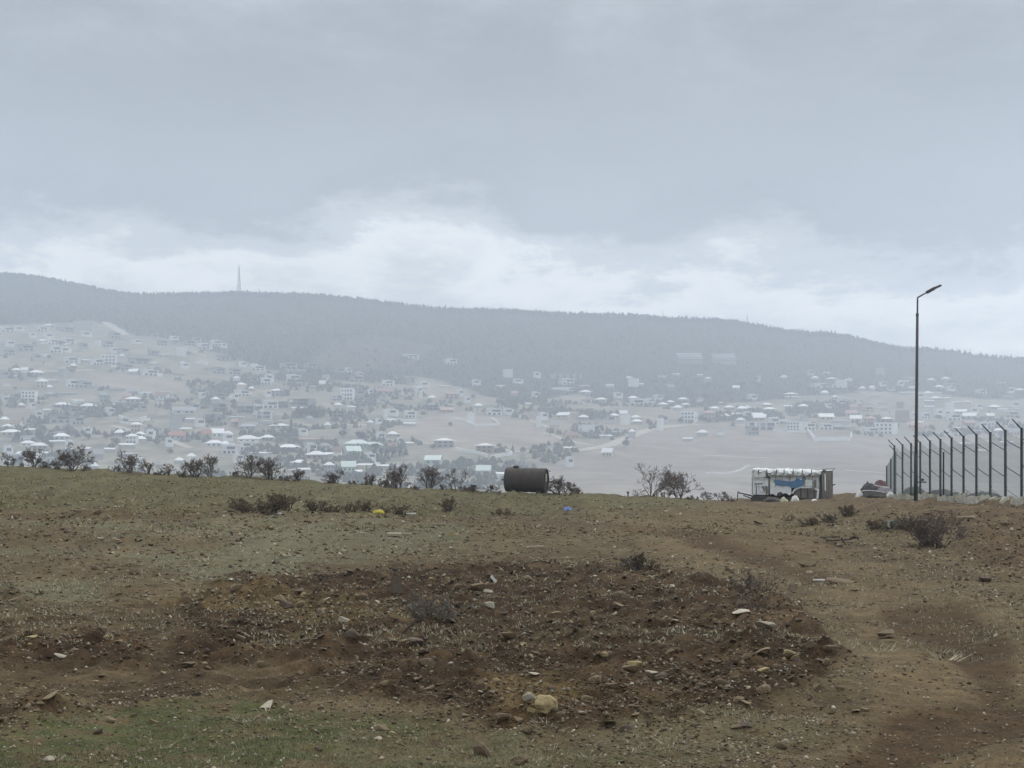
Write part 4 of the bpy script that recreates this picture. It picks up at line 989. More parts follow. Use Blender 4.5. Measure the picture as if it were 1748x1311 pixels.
def scatter_gravel():
    """pebbles and clods too small and too many to count"""
    base = [rock(100 + i, 1, rng.uniform(.28, .7), .3) for i in range(6)]
    B = []
    for me in base:
        v = np.zeros(len(me.vertices) * 3); me.vertices.foreach_get('co', v); f = np.array([list(p.vertices) for p in me.polygons]); B.append((v.reshape(-1, 3), f))
        bpy.data.meshes.remove(me)
    V = []; Fc = []; C = []; nb = 0
    N = 130000
    inv = nrg.uniform(1 / 68, 1 / 6.2, N); Y = 1 / inv; X = nrg.uniform(-.40, .40, N) * Y
    zb = base_h(X, Y)
    dug = mask('dug', X, Y, zb); tr = mask('track', X, Y, zb); gr = mask('green', X, Y, zb); red = mask('red', X, Y, zb); oc = mask('ochre', X, Y, zb)
    clump = np.clip(.5 + fbm(X / .8, Y / .8, 3, 401), 0, 1.4)
    p = (.20 + .34 * dug + .34 * red + .2 * oc) * (1 - .45 * tr) * (1 - .7 * gr) * clump
    keep = nrg.random(N) < p
    X, Y = X[keep], Y[keep]; dug = dug[keep]; oc = oc[keep]; Z = ground_h(X, Y)
    n = len(X)
    size = (.011 + .046 * nrg.random(n) ** 3.0) * (.8 + .55 * dug) * np.clip(Y / 11, 1, 3.2) * (1 + .35 * red[keep] * (Y > 18))
    kind = nrg.integers(0, 6, n); rot = nrg.uniform(0, 6.28, n); tilt = nrg.normal(0, .35, (n, 2))
    pal = np.array([(.14, .105, .065), (.20, .16, .10), (.09, .064, .04), (.26, .215, .145), (.38, .34, .26), (.055, .038, .025), (.22, .165, .085)])
    ci = nrg.choice(7, n, p=[.22, .2, .18, .12, .07, .16, .05])
    ci = np.where((oc > .5) & (nrg.random(n) < .6), 6, ci)
    for k in range(6):
        s = np.nonzero(kind == k)[0]
        bv, bf = B[k]; m = len(s)
        if not m: continue
        v = bv[None] * size[s][:, None, None]
        v = v * np.stack([np.ones(m), nrg.uniform(.7, 1.2, m), nrg.uniform(.7, 1.2, m)], -1)[:, None]
        z = v[:, :, 2] + v[:, :, 0] * tilt[s, 0:1] + v[:, :, 1] * tilt[s, 1:2]
        c, sn = np.cos(rot[s])[:, None], np.sin(rot[s])[:, None]
        x = v[:, :, 0] * c - v[:, :, 1] * sn; y = v[:, :, 0] * sn + v[:, :, 1] * c
        V.append(np.stack([x + X[s][:, None], y + Y[s][:, None], z + Z[s][:, None] + size[s][:, None] * .08], -1).reshape(-1, 3))
        Fc.append((bf[None] + (np.arange(m) * len(bv))[:, None, None]).reshape(-1, 3) + nb); nb += m * len(bv)
        C.append(np.repeat(pal[ci[s]] * nrg.uniform(.7, 1.25, (m, 1)), len(bv), 0))
    me = fast_mesh('gravel', np.concatenate(V), np.concatenate(Fc)); set_color(me, np.concatenate(C))
    print('GRAVEL', n)
    tag(link('gravel', me, M['stone_stuff']), 'loose pebbles and clods strewn over the soil', 'gravel', kind='stuff')
    return n
scatter_gravel()
def scatter_grit():
    """the finest crumbs of soil and stone"""
    N = 420000
    inv = nrg.uniform(1 / 60, 1 / 6.2, N); Y = 1 / inv; X = nrg.uniform(-.39, .39, N) * Y; zb = base_h(X, Y)
    dug = mask('dug', X, Y, zb); tr = mask('track', X, Y, zb); gr = mask('green', X, Y, zb); red = mask('red', X, Y, zb)
    cl = np.clip(.55 + 1.1 * fbm(X / .6, Y / .9, 3, 421), .05, 1.3)
    k = nrg.random(N) < (.20 + .16 * dug + .10 * red) * (1 - .65 * tr) * (1 - .45 * gr) * cl
    X, Y, dug, red = X[k], Y[k], dug[k], red[k]; Z = ground_h(X, Y); n = len(X)
    sz = (.0055 + .013 * nrg.random(n) ** 2) * np.clip(Y / 9, 1, 4.2)
    o = np.array([(1, 0, 0), (-1, 0, 0), (0, 1, 0), (0, -1, 0), (0, 0, 1), (0, 0, -1)], float)
    v = o[None] * sz[:, None, None] * nrg.uniform(.5, 1.25, (n, 6, 1)); v[:, :, 2] *= nrg.uniform(.35, .95, (n, 1))
    a = nrg.uniform(0, 6.28, n)[:, None]; x = v[:, :, 0] * np.cos(a) - v[:, :, 1] * np.sin(a); y = v[:, :, 0] * np.sin(a) + v[:, :, 1] * np.cos(a)
    V = np.stack([x + X[:, None], y + Y[:, None], v[:, :, 2] + (Z + sz * .12)[:, None]], -1)
    f = np.array([(0, 2, 4), (2, 1, 4), (1, 3, 4), (3, 0, 4), (2, 0, 5), (1, 2, 5), (3, 1, 5), (0, 3, 5)])
    fs = (f[None] + (np.arange(n) * 6)[:, None, None]).reshape(-1, 3)
    pal = np.array([(.19, .15, .10), (.135, .10, .066), (.26, .215, .15), (.085, .058, .038), (.36, .315, .23), (.48, .45, .36)])
    ci = nrg.choice(6, n, p=[.30, .26, .20, .16, .065, .015]); c = pal[ci] * nrg.uniform(.75, 1.25, (n, 1)) * (1 - .2 * dug)[:, None]
    me = fast_mesh('grit', V.reshape(-1, 3), fs); set_color(me, np.repeat(c, 6, 0))
    tag(link('grit', me, M['stone_stuff']), 'fine crumbs of soil and stone covering the field', 'grit', kind='stuff')
scatter_grit()

def turf():
    """short winter grass: blades in tufts"""
    V = []; C = []
    def blades(n, y0, y1, key, dens, hh, ww, cols, clumpscale):
        inv = nrg.uniform(1 / y1, 1 / y0, n); Y = 1 / inv; X = nrg.uniform(-.40, .40, n) * Y
        zb = base_h(X, Y); m = np.zeros(n)
        for k, a in key: m = np.maximum(m, a * (mask(k, X, Y, zb) if k != 'any' else 1.0))
        cl = fbm(X / clumpscale, Y / clumpscale, 3, 501); keep = nrg.random(n) < dens * m * np.clip(.35 + 1.3 * cl, 0.02, 1)
        X, Y = X[keep], Y[keep]; Z = ground_h(X, Y); k = len(X)
        h = nrg.uniform(*hh, k) * np.clip(1 + .6 * cl[keep], .5, 1.6); w = nrg.uniform(*ww, k); a = nrg.uniform(0, 6.28, k); ln = nrg.normal(0, .55, (k, 2)) * h[:, None]
        dx, dy = np.cos(a) * w, np.sin(a) * w
        v = np.zeros((k, 3, 3)); v[:, 0] = np.stack([X - dx, Y - dy, Z - .004], -1); v[:, 1] = np.stack([X + dx, Y + dy, Z - .004], -1)
        v[:, 2] = np.stack([X + ln[:, 0], Y + ln[:, 1], Z + h], -1)
        V.append(v.reshape(-1, 3)); cc = np.array(cols)[nrg.integers(0, len(cols), k)] * nrg.uniform(.75, 1.25, (k, 1)); C.append(np.repeat(cc, 3, 0))
    G = [(.18, .205, .10), (.21, .23, .12), (.30, .265, .16), (.17, .15, .08), (.25, .215, .13)]
    S = [(.40, .36, .25), (.33, .30, .20), (.46, .42, .31), (.26, .23, .15), (.34, .34, .25)]
    blades(260000, 6.2, 12, [('green', 1), ('palegrass', .45)], .5, (.006, .018), (.0018, .0035), G, .5)
    blades(110000, 6.4, 12, [('palegrass', 1), ('green', .5)], .6, (.006, .020), (.0018, .0035), S, .45)
    blades(260000, 12, 45, [('sage', 1), ('any', .30)], .8, (.010, .034), (.005, .010), S, .9)
    blades(120000, 30, 69, [('olive', 1), ('sage', .5), ('any', .3)], .6, (.02, .05), (.015, .03), [(.26, .225, .125), (.31, .27, .16), (.20, .17, .09)], 1.6)
    blades(90000, 6.5, 40, [('dug', .05), ('track', .12), ('red', .3), ('any', .16)], .5, (.006, .02), (.003, .007), S + G[2:3], .5)
    def tufts(nc, y0, y1, key, hh, ww, cols, rad, per):
        inv = nrg.uniform(1 / y1, 1 / y0, nc); Y = 1 / inv; X = nrg.uniform(-.40, .40, nc) * Y; zb = base_h(X, Y); m = np.zeros(nc)
        for k, a in key: m = np.maximum(m, a * mask(k, X, Y, zb))
        k = nrg.random(nc) < m; X, Y = np.repeat(X[k], per), np.repeat(Y[k], per); n = len(X)
        s0 = np.repeat(nrg.uniform(.5, 1.3, k.sum()), per); ox, oy = nrg.normal(0, 1, n) * rad * s0, nrg.normal(0, 1, n) * rad * s0
        X = X + ox; Y = Y + oy; Z = ground_h(X, Y); h = nrg.uniform(*hh, n) * s0; w = nrg.uniform(*ww, n); a = nrg.uniform(0, 6.28, n)
        dx, dy = np.cos(a) * w, np.sin(a) * w; v = np.zeros((n, 3, 3))
        v[:, 0] = np.stack([X - dx, Y - dy, Z - .004], -1); v[:, 1] = np.stack([X + dx, Y + dy, Z - .004], -1)
        v[:, 2] = np.stack([X + ox * 1.2 + nrg.normal(0, .3, n) * h, Y + oy * 1.2 + nrg.normal(0, .3, n) * h, Z + h], -1)
        V.append(v.reshape(-1, 3)); ct = np.repeat(np.array(cols)[nrg.integers(0, len(cols), k.sum())], per, 0) * nrg.uniform(.75, 1.25, (n, 1)); C.append(np.repeat(ct, 3, 0))
    tufts(380, 6.3, 12, [('green', .8), ('palegrass', .8), ('dug', .04), ('track', .08)], (.010, .028), (.0018, .0035), S + G[:2] + G[:2], .035, 26)
    tufts(900, 12, 34, [('sage', .5), ('olive', .4), ('track', .08), ('red', .2), ('dug', .05)], (.02, .055), (.004, .008), S, .07, 20)
    tufts(500, 30, 68, [('olive', .6), ('sage', .4), ('red', .2)], (.05, .11), (.012, .022), [(.27, .235, .13), (.20, .175, .095)], .16, 18)
    v = np.concatenate(V); me = fast_mesh('grass', v, np.arange(len(v)).reshape(-1, 3)); set_color(me, np.concatenate(C))
    tag(link('grass', me, M['grass']), 'short dry winter grass growing in patches', 'grass', kind='stuff')
turf()

# ------------------------------------------------------------------ shrubs
def shrub_geo(seed, h, spread, stems, depth=4, kink=.28, twig_r=.004, stem_r=.022, lean=0.0, fork=(2, 4)):
    """branch skeleton: lists of stem segments, twig segments, tips"""
    r = random.Random(seed); S = []; T = []; tips = []
    def grow(p, d, l, rad, lev):
        n = 3
        for i in range(n):
            q = p + d * (l / n)
            d2 = (d + Vector((r.gauss(0, kink), r.gauss(0, kink), r.gauss(0, kink * .8) + .06))).normalized()
            r1 = max(rad * .86, twig_r)
            (S if lev < 2 else T).append((p, q, rad, r1)); p = q; d = d2; rad = r1
            if lev < depth and (i > 0 or lev == 0):
                for _ in range(1 if r.random() < .85 else 0):
                    sd = (d + Vector((r.gauss(0, .75), r.gauss(0, .75), r.gauss(.1, .45)))).normalized()
                    grow(p, sd, l * r.uniform(.45, .72), max(rad * .6, twig_r), lev + 1)
        if lev < depth:
            for _ in range(r.randint(*fork) - 1):
                sd = (d + Vector((r.gauss(0, .5), r.gauss(0, .5), r.gauss(.1, .3)))).normalized(); grow(p, sd, l * r.uniform(.4, .65), max(rad * .7, twig_r), lev + 1)
        else: tips.append(p)
    for i in range(stems):
        a = r.uniform(0, 6.28); t = r.uniform(.15, 1) * spread
        d = Vector((math.cos(a) * t + lean, math.sin(a) * t, 1)).normalized()
        grow(Vector((math.cos(a) * .06 * h, math.sin(a) * .06 * h, -.12)), d, h * r.uniform(.42, .60), stem_r * r.uniform(.7, 1.2), 0)
    zmax = max(q.z for _, q, _, _ in S + T) or 1
    k = h / zmax
    sc = lambda L: [(a * k, b * k, c, d) for a, b, c, d in L]
    return sc(S), sc(T), [t * k for t in tips]
def tubes(segs, n=3):
    m = len(segs); A = np.array([s[0][:] for s in segs]); B = np.array([s[1][:] for s in segs]); r0 = np.array([s[2] for s in segs]); r1 = np.array([s[3] for s in segs])
    D = B - A; D /= np.linalg.norm(D, axis=1)[:, None] + 1e-9
    ref = np.where(np.abs(D[:, 2:3]) > .9, np.array([[1., 0, 0]]), np.array([[0, 0, 1.]])); Q = np.cross(D, ref); Q /= np.linalg.norm(Q, axis=1)[:, None]; W = np.cross(D, Q)
    v = np.zeros((m, 2 * n, 3))
    for i in range(n):
        t = 2 * math.pi * i / n; o = Q * math.cos(t) + W * math.sin(t)
        v[:, i] = A + o * r0[:, None]; v[:, n + i] = B + o * r1[:, None]
    b = (np.arange(m) * 2 * n)[:, None]
    f = np.concatenate([b + np.array([i, (i + 1) % n, n + (i + 1) % n, n + i]) for i in range(n)])
    return v.reshape(-1, 3), f
def leaves_mesh(tips, T, seed, n, size, squash=1.0):
    r = np.random.default_rng(seed)
    pts = np.array([t[:] for t in tips] + [s[1][:] for s in T]) if tips else np.zeros((1, 3))
    c = pts[r.integers(0, len(pts), n)] + r.normal(0, size * .9, (n, 3))
    o = r.normal(size=(n, 4, 3)); o /= np.linalg.norm(o, axis=2)[:, :, None]
    nrm = r.normal(size=(n, 3)); nrm /= np.linalg.norm(nrm, axis=1)[:, None]
    a = np.cross(nrm, r.normal(size=(n, 3))); a /= np.linalg.norm(a, axis=1)[:, None]; b = np.cross(nrm, a)
    s = r.uniform(.6, 1.3, (n, 1)) * size
    v = np.stack([c - a * s, c - b * s * .4, c + a * s, c + b * s * .4], 1)
    v[:, :, 2] = np.maximum(v[:, :, 2], -.02)
    return fast_mesh('leaves', v.reshape(-1, 3), np.arange(n * 4).reshape(-1, 4))
NSEG = 0
def shrub(u, v, hpx, label, seed, spread=.8, stems=5, depth=4, leaf=0, leafsize=.03, leafmat='leaf_dry', Y=None, lean=0.0, name='bare_shrub', cat='shrub', group=None, kink=.28, stem_r=.022, twig_r=.005, widen=1.0, twig='twig'):
    global NSEG
    if Y is None: x, y, z = pix(u, v)
    else: y = Y; x = at_depth(u, Y); z = gz(x, y)
    h = hpx * y / F
    S, T, tips = shrub_geo(seed, h, spread, stems, depth, kink, twig_r, stem_r, lean)
    NSEG += len(S) + len(T)
    e = empty(name, (x, y, z)); e.scale = (widen, widen, 1); tag(e, label, cat, group)
    vv, f = tubes(S, 4); link('stem', fast_mesh('stem', vv, f), M['bark'], e)
    if T: vv, f = tubes(T, 3); link('twig', fast_mesh('twig', vv, f), M[twig], e)
    if leaf: link('leaves', leaves_mesh(tips, T, seed, leaf, leafsize), M[leafmat], e)
    return e
# along the brow of the field
BR = 'bare shrubs along the brow of the field'
def ye(u):  # just before the brow
    x = (u - U0) * 69 / F
    for _ in range(6): x = (u - U0) * float(y_edge(np.array([x]))[0]) / F
    return float(y_edge(np.array([x]))[0])
BROW = [(14, 30, 7, .5, 4, 0, 'thin upright bare shrub at the far left end of the brow'), (58, 38, 8, .5, 6, 350, 'dense upright bare shrub, second from the left on the brow'), (97, 18, 9, 1.0, 4, 60, 'low straggly bare shrub left of the round dark one'),
        (124, 48, 10, .75, 9, 900, 'round dark bushy shrub, the fullest at the left of the brow'), (222, 40, 11, .9, 6, 200, 'bare shrub with one long arm reaching left'), (252, 26, 12, 1.1, 4, 0, 'wispy low bare shrub right of the long-armed one'),
        (285, 24, 13, 1.2, 3, 0, 'spreading wispy bare shrub with arching twigs'), (334, 36, 14, .9, 9, 1000, 'wide dense dark shrub on the left half of the brow'), (357, 42, 15, .6, 4, 100, 'tall bare stems growing from the wide dense shrub'),
        (424, 40, 16, .8, 6, 150, 'bare shrub, left one of a reddish pair'), (461, 40, 17, .7, 9, 800, 'dense reddish shrub, right one of the pair'), (507, 22, 18, .7, 6, 250, 'small round shrub standing alone right of the pair'),
        (575, 24, 19, .6, 7, 350, 'small bushy upright shrub in the middle of the brow'), (632, 22, 20, 1.0, 4, 60, 'low thorny shrub beside pale rubbish'), (652, 16, 21, 1.2, 4, 60, 'very low tangle left of the fan-shaped shrub'),
        (680, 44, 22, .9, 9, 350, 'fan-shaped bare shrub in the middle of the brow'), (733, 42, 23, .8, 8, 300, 'bare bushy shrub right of the fan-shaped one'), (779, 42, 24, 1.0, 3, 0, 'sparse bare shrub with two curved bare arms'),
        (810, 14, 25, 1.0, 4, 40, 'short dry stems left of the tank'), (1112, 62, 28, .75, 5, 0, 'tall open bare sapling with long thin branches'), (1158, 48, 29, .55, 10, 1000, 'dense dark bare shrub right of the tall sapling'),
        (1205, 16, 30, 1.0, 4, 60, 'small dry tuft right of the dense dark shrub'), (1232, 16, 31, 1.0, 4, 60, 'small spiky tuft left of the wreck')]
for u, h, sd, sp, st, lf, lab in BROW:
    Y = ye(u) - 1.2
    shrub(u, 0, h, lab, sd, sp * .8, st + 1, 4, int(lf * .6), .028, 'leaf_dry', Y=Y, group=BR, twig_r=.0046, stem_r=.024, widen=.98)
shrub(955, 0, 34, 'bare shrub leaning left against the end of the tank', 26, .8, 6, 4, 250, .035, 'leaf_dry', Y=66.5, lean=-.5, group=BR, twig_r=.005)
shrub(968, 0, 26, 'small rounded shrub right of the leaning one by the tank', 27, .8, 6, 4, 200, .035, 'leaf_dry', Y=66.8, group=BR, twig_r=.005)
for k, u in enumerate((36, 78, 150, 198, 270, 306, 402, 484, 556, 604, 617, 667, 703, 757, 795, 838, 985, 1090, 1135, 1180, 1246)):
    shrub(u, 0, rng.uniform(7, 14), 'short dry weed among the shrubs of the brow', 400 + k, 1.1, 5, 3, 30, .03, 'leaf_dry', Y=ye(u) - rng.uniform(.6, 2.2), name='dry_weed', cat='weed', group='dry weeds along the brow', twig_r=.008)
# low scrub on the field
SC = 'low scrub bushes on the field'
for u, v, h, sd, sp, st, lf, w, lab in [(408, 873, 20, 41, 1.2, 5, 260, 1.2, 'low dark scrub with an upright twig, left end of the hedge-like row'), (428, 874, 26, 42, 1.2, 5, 420, 1.5, 'low spreading dark scrub, second in the hedge-like row'),
        (462, 873, 34, 43, .9, 6, 520, 1.3, 'tallest dark scrub bush of the hedge-like row'), (490, 873, 30, 44, 1.0, 6, 480, 1.3, 'leafy dark scrub right of the tallest bush of the row'), (535, 873, 24, 45, 1.1, 5, 300, 1.3, 'dark scrub with one long left-leaning twig'),
        (565, 874, 18, 46, 1.3, 5, 300, 1.6, 'low flat scrub in the right part of the hedge-like row'), (600, 874, 18, 47, 1.0, 4, 220, 1.2, 'thin low scrub left of the yellow plastic'), (622, 874, 20, 48, .8, 4, 220, 1.1, 'upright scrub bush just left of the yellow plastic'),
        (672, 876, 20, 49, 1.1, 5, 200, 1.5, 'pale dry scrub right of the yellow plastic'), (770, 873, 30, 50, .9, 7, 520, 1.1, 'dark rounded scrub bush standing alone left of centre'), (860, 880, 14, 51, 1.2, 5, 150, 1.4, 'low brown scrub in front of the mound'),
        (1345, 889, 12, 52, .9, 4, 90, 1.0, 'small brown tuft on the track by the wreck'), (1395, 897, 14, 53, 1.3, 5, 160, 1.5, 'flat grey scrub on the right verge'), (1415, 893, 20, 54, 1.0, 5, 160, 1.2, 'bare twiggy scrub on the right verge'),
        (1447, 884, 22, 55, .7, 7, 260, 1.1, 'upright dense brown scrub behind the bare twiggy one'), (1500, 905, 22, 56, 1.2, 6, 420, 1.5, 'dark scrub left of the teal plastic'), (1540, 905, 26, 57, 1.1, 7, 650, 1.6, 'wide dark green-brown scrub growing round the teal plastic'),
        (1092, 972, 34, 58, 1.0, 6, 420, 1.1, 'dark evergreen scrub at the far edge of the dug soil'), (1120, 972, 20, 60, 1.2, 4, 90, 1.2, 'thin grey weed right of the evergreen scrub')]:
    shrub(u, v, h * .88, lab, sd, sp * .75, st + 2, 3, int(lf * .85), .018 if v < 890 else .014, 'leaf_scrub', name='scrub_bush', group=SC, twig_r=.006, widen=w, kink=.2, twig='stick_green')
shrub(1598, 935, 66, 'big twiggy brown shrub in front of the fence', 61, 1.1, 13, 4, 900, .016, 'leaf_dry', name='twiggy_shrub', twig_r=.004, stem_r=.016, widen=1.05)
shrub(740, 1060, 46, 'grey-green leafy weed in the dug soil', 62, 1.0, 9, 3, 900, .011, 'leaf_green', name='green_weed', cat='weed', twig_r=.0022, stem_r=.006)
shrub(1283, 1012, 44, 'dry brown weed with hanging dead leaves on the heap', 63, .7, 4, 3, 120, .016, 'leaf_dry', name='dead_weed', cat='weed', twig_r=.003, stem_r=.006)
shrub(1312, 1010, 26, 'small dry weed right of the taller dead one', 64, .7, 3, 3, 60, .014, 'leaf_dry', name='dead_weed', cat='weed', twig_r=.003, stem_r=.005)
shrub(1305, 1040, 30, 'tangled dry stalks drooping over the heap edge', 65, 1.2, 5, 3, 30, .012, 'leaf_dry', name='dead_weed', cat='weed', twig_r=.003, stem_r=.005)

# ------------------------------------------------------------------ rusty tank
def tank():
    Y = 66.0; s = Y / F; x0 = at_depth(899, Y)
    r = 20.5 * s; L = 70 * s
    zb = EYE - (840 - V0) * s
    e = empty('storage_tank', (x0, Y, zb + r)); e.rotation_euler = (0, R(1.5), R(-14)); tag(e, 'weathered brown steel storage tank lying on its side at the brow', 'tank')
    prof = [(0, -L / 2 - .06)]
    for t in (15, 35, 55, 75, 90): prof.append((r * math.sin(R(t)), -L / 2 - .06 * math.cos(R(t)) + .0))
    prof += [(r, -L / 2 + .02), (r, L / 2 - .30)]
    nb = 9; prof = prof[:-1] + [(r + rng.uniform(-.010, .012), -L / 2 + .02 + (L - .32) * (i + 1) / nb) for i in range(nb)]
    sh = MB().lathe(prof, 36, 'x'); sh.v = [(a, b + rng.uniform(-.007, .007), c + rng.uniform(-.007, .007)) for a, b, c in sh.v]
    sh.build('shell', M['tank'], e, smooth=True)
    MB().lathe([(r + .012, L / 2 - .30), (r + .014, L / 2 - .02), (r - .03, L / 2), (r - .05, L / 2 - .06), (0, L / 2 - .03)], 36, 'x').build('end_ring', M['tank'], e, smooth=False)
    for xx in (-L * .36, -L * .02):
        MB().lathe([(r + .001, xx - .03), (r + .010, xx - .025), (r + .010, xx + .025), (r + .001, xx + .03)], 36, 'x').build('weld_band', M['tank'], e)
    h = MB().lathe([(.13, r - .05), (.13, r + .035), (.15, r + .035), (.15, r + .065), (0.02, r + .075)], 20, 'z', (-L * .27, 0, 0)).build('hatch', M['tank_dark'], e)
    MB().bar((-L * .27 - .08, 0, r + .07), (-L * .27 + .08, 0, r + .10), .012).build('hatch_handle', M['tank_dark'], h)
    MB().bar((-L / 2 - .19, 0, -.02), (-L / 2 - .05, 0, -.02), .03, .035, 8).bar((-L / 2 - .2, 0, -.05), (-L / 2 - .2, 0, .01), .025, None, 8).build('valve', M['tank_dark'], e)
    MB().bar((L / 2 - .05, -.1, r - .02), (L / 2 + .20, -.18, r - .12), .016).build('pipe', M['tank_dark'], e)
    MB().box((L / 2 + .015, -r * .35, r * .25), (.03, .16, .34)).build('end_plate', M['concrete'], e)
    for xx in (-L * .3, L * .32): MB().box((xx, 0, -r - .05), (.14, r * 1.5, .28)).build('cradle', M['tank_dark'], e)
tank()

# ------------------------------------------------------------------ wrecked trailer
def wreck():
    Y = 79.0; s = Y / F
    a = R(29.5); L = 117 * s / math.cos(R(19)); H = 57 * s; D = 1.95
    # near right corner of the long face at photo column 1402
    zb = EYE - (857 - V0) * s
    x1 = at_depth(1402, Y - .9); y1 = Y - .9
    e = empty('wrecked_trailer', (x1 - L * math.cos(a), y1 + L * math.sin(a), zb), -a)
    tag(e, 'wrecked white and blue metal trailer body with torn panels and crumpled roof', 'trailer')
    P = lambda pts: [(p * L, q * H) for p, q in pts]
    def sheet(name, pts, y, t, mat, par=e): return MB().prism(P(pts), y, y + t).build(name, M[mat], par)
    # floor, back, ends
    MB().box((L / 2, D / 2, .16), (L * .99, D * .94, .16)).build('chassis', M['hulk_dark'], e)
    MB().box((L / 2, D - .03, H * .52), (L * .98, .04, H * .82)).build('back_wall', M['hulk_grey'], e)
    MB().box((.03, D / 2, H * .52), (.05, D * .92, H * .84)).build('end_wall', M['hulk_white'], e)
    # corrugated end
    m = MB(); n = 26
    for i in range(n + 1):
        yy = .02 + (D - .04) * i / n; off = .035 * (1 if i % 4 in (0, 1) else 0) + rng.uniform(-.008, .008)
        m.v += [(L + off, yy, .06), (L + off + rng.uniform(-.02, .02), yy, H * (.90 + .05 * i / n) + rng.uniform(-.015, .015))]
    m.f = [(2 * i, 2 * i + 2, 2 * i + 3, 2 * i + 1) for i in range(n)]
    m.build('corrugated_end', M['hulk_grey'], e)
    MB().box((L + .03, D * .28, H * .6), (.02, .16, H * .5), rx=.06).build('peeling_strip', M['hulk_white'], e)
    # corner posts
    for xx in (.03, .25 * L, L - .02): MB().box((xx, .03, H * .46), (.06, .06, H * .92)).build('post', M['hulk_dark'] if xx > .1 else M['hulk_mid'], e)
    # crumpled roof: sheet that sags and folds over the long side
    nx, ny = 46, 14; V = []; r = random.Random(5)
    for j in range(ny):
        for i in range(nx):
            fx = i / (nx - 1); fy = j / (ny - 1)
            x = fx * L * 1.0
            ridge = .035 * math.sin(fx * 6 * math.pi * 2 / 1.9 + 1) + .03 * math.sin(fx * 41 + j) * (1 if j < 5 else .5) + r.uniform(-.03, .03)
            if j < 5:      # rolls over the edge and hangs down the side
                t = j / 4; ang = t * math.pi / 2
                y = -.06 + .20 * (1 - math.cos(ang)); z = H * (.855 + (.02 if .02 < fx < .24 else 0)) + H * .105 * math.sin(ang)
                y += ridge * 1.6 * (1 - t)
            else:
                y = .14 + (D - .12) * (j - 4) / (ny - 5); z = H * (.965 - .012 * math.sin(fx * 9)) + ridge * .8
            z += H * (.03 - .055 * fx)
            V.append((x, y, z))
    idx = lambda i, j: j * nx + i
    fs = [(idx(i, j), idx(i + 1, j), idx(i + 1, j + 1), idx(i, j + 1)) for j in range(ny - 1) for i in range(nx - 1)]
    MB().add(V, fs).build('roof_sheet', M['hulk_roof'], e)
    # torn lower rim of the roof skin, hanging in folds
    pts = [(.24, .80)]; low = [.75, .78, .72, .79, .74, .77, .80, .76, .79, .77, .75, .80, .77, .78]
    for i, q in enumerate(low): pts.append((.24 + .73 * (i + .5) / len(low), q))
    pts += [(.975, .80), (.975, .86), (.24, .86)]
    sheet('torn_eave', pts, -.045, .02, 'hulk_mid')
    for i in range(7):
        c = .29 + i * .1; sheet('fold', [(c, .90), (c + .05, .88), (c + .035, .82), (c - .02, .785)], -.075 - .012 * (i % 2), .02, 'hulk_white' if i % 3 else 'hulk_mid')
    # blanked window, upper left
    fr = sheet('window_frame', [(.02, .70), (.225, .70), (.225, .94), (.02, .94)], -.03, .03, 'hulk_mid')
    sheet('window_panel', [(.045, .745), (.205, .745), (.205, .90), (.045, .92)], -.055, .02, 'hulk_white', fr)
    sheet('dark_gap', [(.215, .72), (.265, .72), (.265, .92), (.215, .90)], -.035, .02, 'hulk_dark')
    # left lower side
    sheet('side_panel', [(.0, .20), (.25, .22), (.25, .70), (.0, .70)], .0, .025, 'hulk_white')
    sheet('waist_rail', [(.0, .655), (.25, .655), (.25, .675), (.0, .675)], -.02, .02, 'hulk_mid')
    d = sheet('door_panel', [(.075, .21), (.205, .21), (.135, .47), (.07, .49)], -.03, .03, 'hulk_roof')
    sheet('door_edge', [(.065, .21), (.078, .21), (.075, .48), (.065, .48)], -.036, .03, 'hulk_dark', d)
    sheet('door_gap', [(.21, .22), (.24, .25), (.235, .47), (.14, .46)], -.012, .012, 'hulk_grey')
    sheet('handle', [(.04, .52), (.125, .53), (.125, .555), (.04, .545)], -.04, .03, 'hulk_dark')
    sheet('bracket', [(.135, .53), (.16, .535), (.155, .57), (.14, .565)], -.04, .03, 'hulk_dark')
    sheet('upright', [(.185, .25), (.205, .25), (.205, .48), (.185, .48)], -.025, .02, 'hulk_mid')
    # middle: backing, blue band, torn white skin
    sheet('side_backing', [(.25, .42), (.97, .42), (.97, .80), (.25, .80)], .015, .02, 'hulk_mid')
    sheet('blue_band', [(.325, .67), (.42, .65), (.55, .62), (.62, .63), (.66, .70), (.70, .725), (.75, .725), (.765, .60), (.745, .50), (.65, .42), (.58, .43), (.55, .475), (.42, .475), (.36, .50)], -.062, .02, 'hulk_blue')
    sheet('panel_seam', [(.655, .62), (.662, .62), (.662, .74), (.655, .74)], -.07, .01, 'hulk_dark')
    sheet('blue_patch', [(.70, .67), (.73, .67), (.73, .71), (.70, .71)], -.07, .01, 'hulk_mid')
    sheet('hanging_skin', [(.27, .60), (.31, .65), (.345, .53), (.42, .49), (.54, .49), (.575, .42), (.58, .25), (.55, .20), (.50, .27), (.45, .24), (.40, .30), (.36, .18), (.31, .24), (.27, .22)], -.035, .02, 'hulk_white')
    sheet('yellow_flap', [(.305, .60), (.318, .655), (.34, .58)], -.05, .015, 'scrap_cream')
    sheet('hole', [(.38, .27), (.43, .30), (.46, .25), (.42, .17), (.37, .16)], -.045, .02, 'hulk_dark')
    # right: wheel-arch trim and bare inner wall
    sheet('inner_wall', [(.58, .03), (.985, .03), (.985, .44), (.66, .44), (.62, .34)], .06, .02, 'hulk_grey')
    for i in range(7): sheet('rib', [(.65 + .048 * i, .06), (.665 + .048 * i, .06), (.665 + .048 * i, .42), (.65 + .048 * i, .42)], .035, .02, 'hulk_dark' if i % 2 else 'hulk_grey')
